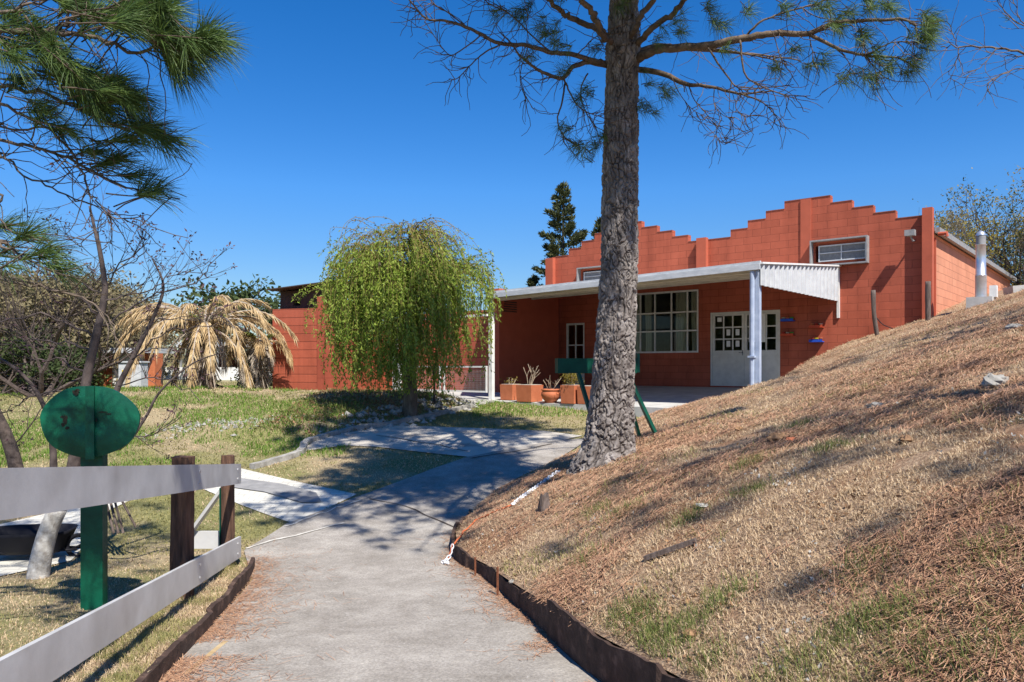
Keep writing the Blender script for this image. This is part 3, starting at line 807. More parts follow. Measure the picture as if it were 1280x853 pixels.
# local x points from the far left end to the corner, local y away from the viewer
o_ = MB(); o_.box(-1.62, -.002, 0, 3.4, -.5, 2.72); o_.build('wall', M['board_red'], OB)
q = MB(); q.box(0, .16, -.03, 3.6, -.5, 3.06); q.build('side_wall', block_mat('outbuilding_side', (.36, .080, .045), axes='yz', bw=9.0, bh=.62, mortar=.006, depth=.5), OB)
up = MB(); up.box(-1.60, -.5, .35, .50, 2.722, 2.84); up.box(-1.60, -.5, .35, .50, 3.0, 3.30); up.box(-1.60, -1.12, .35, .5, 2.84, 3.0); up.box(-.86, -.5, .35, .5, 2.84, 3.0); up.box(-1.6, -1.45, .51, 3.3, 2.722, 3.3)
up.box(-.499, -.01, .35, .5, 2.722, 3.36)
up.build('upper_wall', M['darkroof'], OB)
r_ = MB(); r_.hexa([(-1.72, -.15, 3.30), (.9, -.15, 3.50), (.9, 3.6, 3.50), (-1.72, 3.6, 3.30), (-1.72, -.15, 3.33), (.9, -.15, 3.53), (.9, 3.6, 3.53), (-1.72, 3.6, 3.33)])
r_.build('roof', M['darkroof'], OB)
# lower red wall joining the outbuilding to the yard
LW = MB(); a = Vector(fpt(-9.4, 3.0)); b_ = Vector((-4.75, 25.9))
MB_ = MB().box(0, 2.6, 0, .18, -.5, 2.2)
lw = MB_.build('garden_wall', M['smooth_red'], None); lw.location = (-4.62, 26.0, -1.0); lw.rotation_euler = (0, 0, math.radians(-35))
tag(lw, 'plain red wall mostly hidden behind the hanging willow', 'wall')

# ------------------------------------------------------------------ foliage generators
def needle_tris(P, D, n, L, w, spread=.9, droop=.25):
    """P,D (k,3): tuft origins and directions; n slender triangles each"""
    k = len(P)
    P = np.repeat(P, n, 0); D = np.repeat(unit(D), n, 0)
    R = rng.normal(size=(k*n, 3)); R -= D*np.sum(R*D, 1)[:, None]; R = unit(R)
    a = spread*np.sqrt(rng.random(k*n))[:, None]*1.15
    d = unit(D*np.cos(a) + R*np.sin(a))
    ln = (L*(.7+.5*rng.random(k*n)))[:, None]
    P = P - D*(rng.random(k*n)[:, None]*L*.45)
    mid = P + d*ln*.55
    tip = P + d*ln; tip[:, 2] -= droop*ln[:, 0]*rng.random(k*n)
    S = unit(np.cross(d, rng.normal(size=(k*n, 3))))*w/2
    V = np.stack([P-S, P+S, mid+S*.9, mid-S*.9, tip], 1)
    b = np.arange(k*n)[:, None]*5
    Fq = np.concatenate([b+np.array([[0, 1, 2]]), b+np.array([[0, 2, 3]]), b+np.array([[3, 2, 4]])], 0)
    return V.reshape(-1, 3), Fq
def leaf_quads(P, L, w, dirs=None, jitter=1.0):
    k = len(P)
    d = unit((dirs if dirs is not None else 0) + jitter*rng.normal(size=(k, 3)))
    s = unit(np.cross(d, rng.normal(size=(k, 3))))
    l = (L*(.6+.8*rng.random(k)))[:, None]; ww = (w*(.7+.6*rng.random(k)))[:, None]/2
    V = np.stack([P, P+d*l*.45+s*ww, P+d*l, P+d*l*.45-s*ww], 1).reshape(-1, 3)
    Fq = np.arange(k)[:, None]*4+np.array([[0, 1, 2, 3]])
    return V, Fq
def merge(lst):
    V = []; Fq = []; n = 0
    for v, f in lst:
        V.append(v); Fq.append(f+n); n += len(v)
    return np.concatenate(V), np.concatenate(Fq)
def wander(p, d, L, n=8, bend=.15, grav=0.0):
    p = np.array(p, float); d = np.array(d, float)/np.linalg.norm(d); out = [p.copy()]
    for _ in range(n):
        d = d + rng.normal(size=3)*bend; d[2] += grav; d /= np.linalg.norm(d)
        p = p + d*L/n; out.append(p.copy())
    return np.array(out)

# ------------------------------------------------------------------ main pine
def pine_bough(mb, base, tip, r0, tufts, sub=7, droop=.2, sublen=.9, needle_from=.35, bare=.0, tw=.006):
    """a bough with side twigs; appends tuft (pos,dir) pairs"""
    base = np.array(base, float); tip = np.array(tip, float); L = np.linalg.norm(tip-base)
    P = [base+(tip-base)*t + np.array([0, 0, droop*L*(-4*t*(1-t))*.0]) for t in np.linspace(0, 1, 6)]
    P = np.array(P); P[1:-1] += rng.normal(size=(4, 3))*L*.03
    P = smooth_path(P, 4)
    mb.tube(P, np.linspace(r0, tw*1.3, len(P)), 6)
    main = (tip-base)/L
    for i in range(sub):
        t = needle_from*.5 + (1-needle_from*.5)*(i+.5+rng.random()*.5)/sub
        k = min(len(P)-2, int(t*(len(P)-1)))
        side = unit(np.cross(main, [0, 0, 1]))*(1 if i % 2 else -1)
        d = main*.55 + side*(.5+.4*rng.random()) + np.array([0, 0, rng.normal()*.25+.05])
        Ls = sublen*(1.15-t*.7)*(.6+.6*rng.random())
        Q = wander(P[k], d, Ls, 6, .16, .02)
        mb.tube(Q, np.linspace(r0*.33*(1-t)+tw, tw*.6, len(Q)), 4)
        if rng.random() < bare: continue
        tufts.append((Q[-1], Q[-1]-Q[-2])); tufts.append((Q[-2], Q[-1]-Q[-3]))
        for j in range(2+int(Ls*3)):
            kk = rng.integers(2, 6)
            Q2 = wander(Q[kk], (Q[kk]-Q[kk-1])/np.linalg.norm(Q[kk]-Q[kk-1])+rng.normal(size=3)*.5+np.array([0, 0, .1]), Ls*.35, 3, .15, .02)
            mb.tube(Q2, np.linspace(tw*.8, tw*.5, len(Q2)), 3)
            tufts.append((Q2[-1], Q2[-1]-Q2[-2]))
    tufts.append((P[-1], main))

MPX, MPY = 1.16, 9.6
mpz = hz(MPX, MPY)
PINE = empty('pine_tree', (0, 0, 0), 0, 'big pine with furrowed grey bark at the edge of the slope before the building', 'tree')
PINE.location = (MPX, MPY, mpz)
def loc(p): return np.array(p, float) - np.array([MPX, MPY, mpz])
# trunk outline taken off the photo: (row, left, right)
rows = [(610, 708, 806), (590, 713, 797), (578, 719, 793.5), (560, 728, 792), (545, 732, 791), (520, 736, 791.5), (482, 740, 792), (432, 744.5, 793), (380, 748.5, 795), (330, 752, 796.5), (280, 752.5, 796.5),
        (200, 754, 797), (100, 758, 797), (60, 758, 800), (30, 761, 798), (0, 763, 797)]
RZc = []
for (py, l, r) in rows:
    z = (HOR-py)/960*MPY
    RZc.append((z, ((l+r)/2-640)/960*MPY, (r-l)/2/960*MPY))
RZc.sort()
RZc += [(5.6, RZc[-1][1]+.08, .145), (7.5, RZc[-1][1]+.2, .11), (9.5, RZc[-1][1]+.15, .07), (11.2, RZc[-1][1]+.25, .02)]
tz = np.array([q[0] for q in RZc]); tx = np.array([q[1] for q in RZc]); tr_ = np.array([q[2] for q in RZc])
def trunk_at(z): return np.array([np.interp(z, tz, tx), MPY, z]), float(np.interp(z, tz, tr_))
nz_ = 620; na = 200
zz = np.concatenate([np.linspace(-1.75, 4.9, nz_-60), np.linspace(4.92, 11.2, 60)])
aa = np.linspace(0, 2*np.pi, na, endpoint=False)
Zg, Ag = np.meshgrid(zz, aa, indexing='ij')
Rg = np.interp(Zg, tz, tr_); Cx = np.interp(Zg, tz, tx)
# root flare lobes
fl = np.exp(-np.clip(Zg-(-1.22), 0, 5)/.22)
Rg = Rg*(1+.10*fl*np.sin(Ag*3+.6))+.02*fl
# bark plates: cellular pattern stretched up the trunk, evaluated in 3d round the trunk
rn = .27
def worley(P, seed):
    I = np.floor(P).astype(int); f1 = np.full(len(P), 9.); f2 = np.full(len(P), 9.); cid = np.zeros(len(P))
    for dx in (-1, 0, 1):
        for dy in (-1, 0, 1):
            for dz in (-1, 0, 1):
                J = I+np.array([dx, dy, dz])
                def h(s):
                    n = (J[:,0]*73856093 ^ J[:,1]*19349663 ^ J[:,2]*83492791 ^ (s*2654435)) & 0xffffffff
                    n = ((n ^ (n >> 13))*1274126177) & 0xffffffff
                    return ((n ^ (n >> 16)) & 0xffff)/65535.
                C = J+np.column_stack([h(seed), h(seed+1), h(seed+2)])
                d = np.linalg.norm(P-C, axis=1)
                nf = d < f1
                f2 = np.where(nf, f1, np.minimum(f2, d)); cid = np.where(nf, h(seed+5), cid); f1 = np.where(nf, d, f1)
    return f1, f2, cid
P3 = np.column_stack([(np.cos(Ag)*rn).ravel(), (np.sin(Ag)*rn).ravel(), Zg.ravel()])
wob = np.column_stack([vnoise(P3*9, s)-.5 for s in (1, 2, 3)])*np.array([.11, .11, .22]) + np.column_stack([vnoise(P3*28, s)-.5 for s in (21, 22, 23)])*np.array([.035, .035, .07])
f1, f2, cid = worley((P3+wob)*np.array([15, 15, 5.2]), 5)
e = np.clip((f2-f1)/.30, 0, 1)
g1, g2_, cid2 = worley((P3+wob*.5)*np.array([34, 34, 15]), 9)
e2 = np.clip((g2_-g1)/.30, 0, 1)
disp = (.024*e**.7 + .014*e*(cid-.3) + .006*e2*e + .006*(vnoise(P3*45, 6)-.5))*(.55+.6*Rg.ravel()/.27)
fur = np.clip(1-e*1.9, 0, 1)*.95*np.clip(vnoise(P3*9, 33)*2.4-.45, 0, 1) + .4*np.clip(1-e2*2.4, 0, 1)*(1-np.clip(1-e*2, 0, 1))*.55
Rf = Rg.ravel() - .020 + disp
V = np.column_stack([Cx.ravel()+Rf*np.cos(Ag).ravel(), MPY+Rf*np.sin(Ag).ravel(), Zg.ravel()])
idx = np.arange(len(zz)*na).reshape(len(zz), na)
q = np.stack([idx[:-1], np.roll(idx, -1, 1)[:-1], np.roll(idx, -1, 1)[1:], idx[1:]], -1).reshape(-1, 4)
tro = fast_mesh('trunk', V-np.array([MPX, MPY, mpz]), q, M['bark'], PINE, smooth=False)
at_ = tro.data.attributes.new('furrow', 'FLOAT', 'POINT'); at_.data.foreach_set('value', fur.astype(np.float32))

# limbs seen in the photograph: (list of (px,py,depth)), start radius, end radius
limbs = MB(); tufts = []
def PX(l): return np.array([at(px, py, Y) for px, py, Y in l])
seen = [
 ([(793,76,9.6),(812,66,9.3),(830,61,9.1),(880,58,8.8),(930,48,8.6),(967,41,8.5),(1011,42,8.4),(1036,31,8.3),(1074,26,8.2),(1124,25,8.1),(1146,32,8.0)], .062, .010),
 ([(1011,42,8.4),(1045,60,8.3),(1080,69,8.2),(1120,72,8.2),(1143,83,8.1)], .022, .006),
 ([(793,86,9.7),(830,93,9.5),(858,105,9.4),(880,107,9.3),(925,117,9.2),(965,114,9.2)], .040, .008),
 ([(925,117,9.2),(950,127,9.1),(965,139,9.1),(978,160,9.1)], .010, .004),
 ([(880,62,8.8),(925,66,8.9),(960,73,9.0),(985,81,9.0)], .016, .005),
 ([(793,60,9.6),(812,40,9.2),(835,20,9.0),(862,-5,8.8),(890,-40,8.6)], .042, .025),
 ([(786,55,9.5),(796,30,9.3),(812,5,9.2),(830,-40,9.0)], .042, .03),
 ([(798,63,9.7),(826,56,9.9),(860,62,10.2),(940,68,10.4),(1000,76,10.5)], .028, .008),
 ([(764,46,9.6),(735,31,9.3),(712,22,9.2),(700,13,9.1),(678,-6,8.9),(650,-30,8.7)], .040, .022),
 ([(764,55,9.5),(752,38,9.1),(742,18,8.9),(728,-4,8.7),(700,-50,8.4)], .042, .03),
 ([(758,79,9.6),(740,76,9.4),(715,68,9.2),(690,66,9.1),(660,57,9.0),(625,55,8.9),(600,42,8.8),(580,33,8.8),(555,26,8.8),(533,24,8.8),(514,2,8.8),(508,-15,8.8)], .034, .007),
 ([(625,56,8.9),(604,67,8.9),(590,80,8.9),(572,98,8.9),(561,99,8.9)], .010, .004),
 ([(600,45,8.8),(570,67,8.8),(556,64,8.8),(531,27,8.8)], .008, .004),
 ([(585,35,8.8),(560,16,8.8),(545,8,8.8),(532,-6,8.8)], .008, .004),
 ([(758,82,9.6),(735,78,9.4),(716,84,9.3),(704,98,9.2),(685,93,9.1),(668,84,9.0),(650,70,8.9),(640,55,8.9),(625,40,8.9)], .036, .006),
 ([(704,98,9.2),(712,115,9.2),(722,132,9.2),(738,142,9.2),(752,146,9.2)], .012, .004),
 ([(706,105,9.2),(702,130,9.1),(697,150,9.1),(703,168,9.1),(716,180,9.1),(735,187,9.1)], .012, .004),
 ([(735,92,9.3),(726,110,9.3),(730,135,9.3),(745,160,9.3)], .010, .004),
 ([(660,58,9.0),(650,95,9.0),(655,118,9.0),(658,127,9.0)], .006, .003),
 ([(690,66,9.1),(668,48,9.0),(640,20,9.0),(612,5,9.0),(600,-10,9.0)], .010, .005),
 ([(720,70,9.2),(740,50,9.1),(755,40,9.1)], .008, .004),
 ([(1011,43,8.4),(1016,70,8.4),(1010,95,8.4)], .006, .003), ([(967,42,8.5),(975,70,8.5),(984,80,8.5)], .006, .003),
 ([(925,50,8.6),(930,90,8.6),(945,105,8.6),(980,118,8.6),(1013,120,8.6)], .012, .004),
 ([(885,60,8.7),(905,90,8.7),(920,108,8.7),(935,112,8.7),(992,106,8.7)], .012, .004),
 ([(860,105,9.4),(868,125,9.4),(885,145,9.4),(910,178,9.4)], .007, .003),
 ([(840,97,9.4),(850,118,9.4),(870,140,9.4),(905,152,9.4)], .006, .003),
 ([(925,117,9.2),(920,135,9.2),(932,147,9.2),(940,142,9.2)], .006, .003),
 ([(893,110,9.3),(893,130,9.3),(905,145,9.3),(918,148,9.3)], .006, .003),
 ([(880,155,9.3),(895,170,9.3),(905,181,9.3),(912,175,9.3)], .004, .003),
 ([(1045,60,8.3),(1062,80,8.3),(1060,100,8.3)], .006, .003), ([(1083,70,8.2),(1095,90,8.2),(1096,103,8.2)], .006, .003),
 ([(1085,69,8.2),(1110,55,8.1),(1130,52,8.0),(1150,55,8.0)], .008, .004),
 ([(930,48,8.6),(950,28,8.5),(975,18,8.5),(1020,5,8.4),(1045,-8,8.4)], .014, .006),
 ([(1074,26,8.2),(1080,50,8.2),(1078,55,8.2)], .005, .003),
]
for pts_, r0, r1 in seen:
    P = smooth_path(PX(pts_), 5)
    P[1:-1] += rng.normal(size=(len(P)-2, 3))*r1*.6
    limbs.tube(P-np.array([MPX, MPY, mpz]), np.linspace(r0, r1, len(P)), 7)
    # bare hooked twigs
    for _ in range(int(len(P)*.8) if r1 < .02 else 6):
        k = rng.integers(len(P)//3, len(P)-1)
        d = (P[min(k+1, len(P)-1)]-P[k-1]); d /= np.linalg.norm(d)
        Q = wander(P[k], d*.7+rng.normal(size=3)*.6+np.array([0, 0, -.35]), .15+.4*rng.random(), 6, .28, .02)
        limbs.tube(Q-np.array([MPX, MPY, mpz]), np.linspace(.0055, .003, len(Q)), 3)
tuft_px = [(643,15,9),(650,22,9),(683,45,9),(688,50,9),(706,85,9.2),(735,115,9.2),(705,160,9.1),(728,190,9.1),(742,186,9.1),(755,165,9.3),(665,72,9),(748,62,9.2),(718,180,9.1),
 (810,100,9.5),(828,112,9.5),(838,120,9.5),(805,134,9.5),(815,138,9.5),(850,22,8.9),(855,42,8.9),(899,25,8.7),(905,35,8.7),(892,8,8.7),(826,42,9),
 (1042,22,8.3),(1055,30,8.3),(1048,36,8.3),(1060,20,8.3),(1035,14,8.3),(1099,10,8.1),(1110,6,8.1),(1120,14,8.1),(1090,2,8.1),(1074,44,8.2),(1080,50,8.2),
 (1161,20,8),(1158,32,8),(1165,40,8),(1160,48,8),(1155,56,8),(1150,45,8),(1168,28,8),(1096,66,8.2),(1112,82,8.2),(1102,76,8.2),(1096,103,8.2),(1088,98,8.2),(1058,103,8.3),(1074,92,8.3),(1142,81,8.1),(1148,76,8.1),(1136,92,8.1),
 (1031,78,8.4),(994,62,8.6),(1010,83,8.4),(971,84,8.7),(935,16,8.6),(1020,8,8.4),(985,10,8.5),(910,60,8.7),(672,30,9),(660,12,9),(625,18,9),(700,60,9.1),(722,128,9.2),(695,40,9.0),(780,10,9.1),(700,-5,8.9)]
tufts = []
for (px, py, Y) in tuft_px:
    for k in range(3):
        p = np.array(at(px+rng.normal()*4, py+rng.normal()*4, Y+rng.normal()*.12))
        d = unit(np.array([np.sign(px-775)*.8, rng.normal()*.4, -.15+.35*rng.normal()]))
        tufts.append((p, d))
        Q = wander(p-d*.12+np.array([0, 0, .03]), d, .12, 3, .1)
        limbs.tube(Q-np.array([MPX, MPY, mpz]), [.005, .0045, .004, .003], 3)
seen_tufts = tufts
# crown above the frame, reaching out over the path
tufts = []
def clear_view(P):        # keeps the rest of the crown above the boughs that hang into view
    return P[2] > .50*P[1]
zb_ = 4.75
k = 0
while zb_ < 9.6:
    c, r = trunk_at(zb_)
    for j in range(4):
        ang = (k*2.4+rng.normal()*.25) % (2*math.pi); k += 1
        deg = math.degrees(ang)
        if zb_ < 7.4 and j < 3:                       # the long low boughs all reach out over the path
            deg = 240+46*((k*.618) % 1); ang = math.radians(deg)
        if 288 < deg < 325: continue
        L = (5.9-(zb_-4.75)*.85)*(.72+.35*rng.random())
        if math.sin(ang) > -.15: L *= .5
        tip = c+np.array([math.cos(ang)*L, math.sin(ang)*L, .10*L*(.4+rng.random())+.1])
        for t in (.5, .75, 1.0):
            p = c+(tip-c)*t
            if p[2] < .50*p[1]+.3 : tip[2] += (.50*p[1]+.35-p[2])/t*1.0
        pine_bough(limbs, (c-np.array([MPX, MPY, mpz])), (tip-np.array([MPX, MPY, mpz])), .05*(1-(zb_-3.9)/11)+.008, tufts, sub=15, sublen=1.35)
    zb_ += .36
tw_ = [(p+np.array([MPX, MPY, mpz]), d) for p, d in tufts]
tw_ = [(p, d) for p, d in tw_ if p[2] > .478*p[1]+.15]
P = np.array([p for p, d in seen_tufts+tw_]); D = np.array([d for p, d in seen_tufts+tw_])
ns = len(seen_tufts)
V1 = needle_tris(P[:ns], D[:ns], 34, .20, .0042, 1.15, .35)
V2 = needle_tris(P[ns:], D[ns:], 34, .22, .0080, 1.15, .3)
limbs.build('limb', M['limb_orange'], PINE, smooth=True)
Vc, Fc_ = merge([V1, V2])
fast_mesh('crown', Vc-np.array([MPX, MPY, mpz]), Fc_, M['needle'], PINE)
print('main pine tufts', len(P))

# ------------------------------------------------------------------ pine on the left, its trunk just out of the picture
def loose_pine(name_label, base, height, lean, seen_limbs, seen_tufts_px, crown, group, needle_n=60, needle_w=.0036, needle_L=.23, extra=True, seedk=0):
    root = empty('pine_tree', base, 0, name_label, 'tree', group)
    B0 = np.array(base)
    mb = MB(); T = smooth_path([B0-B0, np.array([lean[0]*.3, lean[1]*.3, height*.35]), np.array([lean[0]*.7, lean[1]*.7, height*.7]), np.array([lean[0], lean[1], height])], 6)
    T2 = T.copy()
    mb.tube(T2, np.linspace(.19, .02, len(T2)), 14); mb.build('trunk', M['bark_dark'], root, smooth=True)
    lb = MB(); tf = []
    for pts_, r0, r1 in seen_limbs:
        P0_ = PX(pts_)
        if pts_[0][0] < -30 or pts_[0][0] > 1310:
            P0_ = np.vstack([B0+np.array([0, 0, P0_[0][2]-B0[2]-.3]), P0_])
        P = smooth_path(P0_, 5); P[1:-1] += rng.normal(size=(len(P)-2, 3))*.008
        lb.tube(P-B0, np.linspace(r0, r1, len(P)), 6)
        for _ in range(int(len(P)*.7)):
            k = rng.integers(2, len(P)-1); d = P[k]-P[k-1]; d /= np.linalg.norm(d)
            Q = wander(P[k], d*.9+rng.normal(size=3)*.45+np.array([0, 0, -.1]), .15+.35*rng.random(), 6, .2, 0)
            lb.tube(Q-B0, np.linspace(.004, .0022, len(Q)), 3)
    for (px, py, Y, n, ddx, ddz) in seen_tufts_px:
        for k in range(n):
            p = np.array(at(px+rng.normal()*7, py+rng.normal()*6, Y+rng.normal()*.15)); d = unit(np.array([ddx, rng.normal()*.3, ddz])+rng.normal(size=3)*.3)
            tf.append((p, d)); Q = wander(p-d*.25, d, .25, 4, .08); lb.tube(Q-B0, [.005, .005, .0045, .004, .003], 3)
    t2 = []
    for (zf, ang, L, up) in crown:
        c = np.array([np.interp(zf*height, T[:, 2], T[:, i]) for i in range(3)])
        tip = c+np.array([math.cos(ang)*L, math.sin(ang)*L, up])
        pine_bough(lb, c, tip, .035, t2, sub=8, sublen=1.0)
    lb.build('limb', M['twig'], root, smooth=True)
    P = np.array([p for p, d in tf]+[p+B0 for p, d in t2]); D = np.array([d for p, d in tf]+[d for p, d in t2])
    n1 = len(tf); out = []
    if n1: out.append(needle_tris(P[:n1], D[:n1], needle_n, needle_L, needle_w, .62, .25))
    if len(t2): out.append(needle_tris(P[n1:], D[n1:], 22, .22, .006, 1.1, .3))
    Vc, Fc_ = merge(out)
    fast_mesh('crown', Vc-B0, Fc_, M['needle'], root)
    return root
lbz = hz(-5.6, 3.6)
left_limbs = [
 ([(-120,40,4.4),(-40,42,4.3),(20,40,4.2),(80,42,4.2),(130,50,4.2),(160,62,4.2),(215,60,4.2),(250,57,4.2)], .022, .005),
 ([(-120,120,4.6),(-30,100,4.5),(0,108,4.5),(60,118,4.5),(110,140,4.5),(150,158,4.5),(190,160,4.5)], .018, .005),
 ([(60,40,4.2),(80,30,4.2),(98,8,4.2),(108,-10,4.2)], .016, .01),
 ([(-100,185,4.6),(0,176,4.6),(45,185,4.6),(95,203,4.6),(140,228,4.6),(185,240,4.6),(225,249,4.6)], .014, .004),
 ([(-60,200,4.6),(0,195,4.6),(40,222,4.6),(80,243,4.6),(105,253,4.6)], .009, .004),
 ([(0,130,4.5),(40,150,4.5),(90,190,4.5),(110,235,4.5),(130,262,4.5),(160,278,4.5)], .010, .003),
 ([(-60,300,4.3),(0,310,4.3),(30,322,4.3),(80,345,4.3)], .012, .004),
 ([(-80,340,4.3),(0,347,4.3),(60,362,4.3),(110,375,4.3),(133,394,4.3)], .012, .003),
 ([(-60,240,4.3),(-10,262,4.3),(10,285,4.3),(60,300,4.3)], .010, .003),
 ([(-40,20,4.2),(20,10,4.2),(70,-5,4.2)], .012, .006), ([(-80,80,4.4),(0,68,4.4),(40,88,4.4),(85,98,4.4),(120,112,4.4)], .010, .004),
 ([(-60,150,4.6),(0,160,4.6),(60,160,4.6),(120,175,4.6),(150,178,4.6)], .009, .004)]
left_tufts = [(150,20,4.2,10,.8,.1),(180,30,4.2,12,.8,-.1),(205,45,4.2,12,.8,-.4),(235,60,4.2,8,.9,-.4),(255,50,4.2,6,.9,0),(265,60,4.2,4,.9,.1),(225,78,4.2,7,.7,-.7),(170,8,4.2,8,.7,.2),(120,20,4.2,6,.7,.1),
 (40,40,4.3,7,.6,-.3),(60,70,4.3,8,.8,-.5),(85,90,4.4,8,.8,-.4),(110,100,4.4,8,.8,-.2),(140,110,4.4,10,.8,-.2),(160,125,4.5,8,.8,-.4),(120,130,4.5,7,.7,-.5),(95,120,4.5,5,.6,-.2),
 (50,135,4.5,5,.8,0),(160,165,4.5,3,.9,.1),(185,163,4.5,4,.9,.1),(205,178,4.5,4,.8,-.5),(80,165,4.5,3,.8,-.2),(140,205,4.6,3,.8,.1),(115,195,4.6,2,.8,.1),(185,235,4.6,3,.9,.1),(165,228,4.6,2,.8,.1),
 (10,285,4.3,2,.7,.2),(35,300,4.3,2,.8,.2),(60,318,4.3,3,.8,.2),(15,325,4.3,2,.8,.2),(75,330,4.3,2,.8,.2),(10,60,4.3,5,.6,-.3),(10,20,4.3,5,.6,0),(90,5,4.2,6,.7,.2),(20,95,4.4,3,.7,-.2),(200,15,4.2,6,.8,.2),(190,-5,4.2,5,.7,.2)]
crown = [(.55+.02*i, -2.2+i*.9, 2.6, .5) for i in range(10)]+[(.8+.015*i, i*2.4, 1.8, .4) for i in range(8)]
crown = [c for c in crown if not (-1.2 < ((c[1]+math.pi) % (2*math.pi))-math.pi < 1.6)] + [(.78, .5, 2.2, 1.0), (.85, .0, 2.0, 1.0), (.75, 1.2, 2.2, 1.2), (.60, .5, 3.3, .5), (.62, .0, 3.6, .3), (.66, -.25, 3.2, .3), (.64, .25, 3.6, .4), (.68, .4, 3.2, .4), (.70, .1, 3.4, .3), (.58, -.1, 3.0, .4), (.72, .6, 3.4, .6)]
loose_pine('pine whose long needled branches reach in from the left above the green disc', (-5.6, 3.6, lbz), 9.5, (.3, .2), left_limbs, left_tufts, crown, None)

right_limbs = [
 ([(1420,80,8.6),(1330,72,8.4),(1280,65,8.3),(1240,60,8.3),(1200,58,8.3),(1176,59,8.3)], .02, .005),
 ([(1200,58,8.3),(1195,75,8.3),(1187,90,8.3),(1193,104,8.3)], .006, .003), ([(1197,58,8.3),(1190,40,8.3),(1182,18,8.3)], .006, .003),
 ([(1245,61,8.3),(1225,85,8.3),(1205,97,8.3)], .006, .003), ([(1330,90,8.3),(1280,86,8.3),(1255,92,8.3),(1235,106,8.3),(1237,118,8.3)], .008, .003),
 ([(1330,50,8.3),(1290,38,8.3),(1262,22,8.3),(1248,2,8.3),(1244,-12,8.3)], .008, .003), ([(1320,30,8.3),(1280,28,8.3),(1270,10,8.3),(1262,-8,8.3)], .008, .003),
 ([(1320,72,8.3),(1280,70,8.3),(1250,70,8.3)], .008, .003)]
rbz = hz(8.6, 8.0)
crown = [(.66+.045*(i % 7), 2.4*i, 2.4-.12*(i % 7), .6) for i in range(9)]
loose_pine('pine standing out of view on the right slope, only a bare branch tip in sight', (8.6, 8.0, rbz), 8.0, (.4, -.3), right_limbs, [(1262,18,8.3,1,-.6,.2)], crown, None, needle_n=12, needle_w=.004, needle_L=.12)

# the pine behind the viewer to the right, whose boughs shade the lower slope
nbz = hz(6.4, .6)
crown = [(.50+.06*i, 2.0+.5*((i*7) % 5), 3.6-.24*i, .5) for i in range(5)]+[(.7+.05*i, 2.4*i, 1.6, .5) for i in range(5)]
loose_pine('pine standing out of view beside the lower slope, dappling it with shade', (6.4, .6, nbz), 9.0, (-.3, .2), [], [], crown, None)

# ------------------------------------------------------------------ weeping willow
wx, wy = -2.30, 17.2
wz = hz(wx, wy)
W_ = empty('willow_tree', (wx, wy, wz), 0, 'small weeping tree with hanging green strands and a browner top', 'tree')
wt = MB()
tp = smooth_path([(0, 0, -.2), (.02, .02, .5), (-.02, 0, 1.1), (.03, 0, 1.7), (.0, .05, 2.1)], 5)
wt.tube(tp, np.interp(np.linspace(0, 1, len(tp)), [0, .1, 1], [.23, .17, .13]), 12)
wt.build('trunk', mat('willow_bark', [(0.3, (.06, .045, .03)), (0.7, (.22, .17, .12))], scale=9, detail=9, bump=1, bscale=25, stretch=(2, 2, .5)), W_, smooth=True)
wl = MB(); wleaf = []; wbrown = []; wstr = MB()
limb_ends = []
for k in range(16):
    ang = k*2.399+.3; rr = .08+1.45*((k*.618) % 1)
    end = np.array([math.cos(ang)*rr, math.sin(ang)*rr, 4.12-.42*rr*rr+rng.normal()*.1])
    P = smooth_path([(0, 0, 1.7+.03*k), (end[0]*.35, end[1]*.35, 2.5), (end[0]*.8, end[1]*.8, 3.4), end], 6)
    P[2:] += rng.normal(size=(len(P)-2, 3))*.025
    wl.tube(P, np.linspace(.055, .012, len(P)), 6)
    limb_ends.append(P)
def strand(p, out, Ltot, curl=.35):
    """arching out then hanging down"""
    n = max(6, int(Ltot/.09)); pts_ = [p.copy()]; d = out.copy()
    st_ = Ltot/n
    for i in range(n):
        d = d + np.array([.012, 0, -.16]) + rng.normal(size=3)*.085
        d[:2] *= .955
        d /= np.linalg.norm(d); p = p + d*st_; pts_.append(p.copy())
    return np.array(pts_)
NS = 760
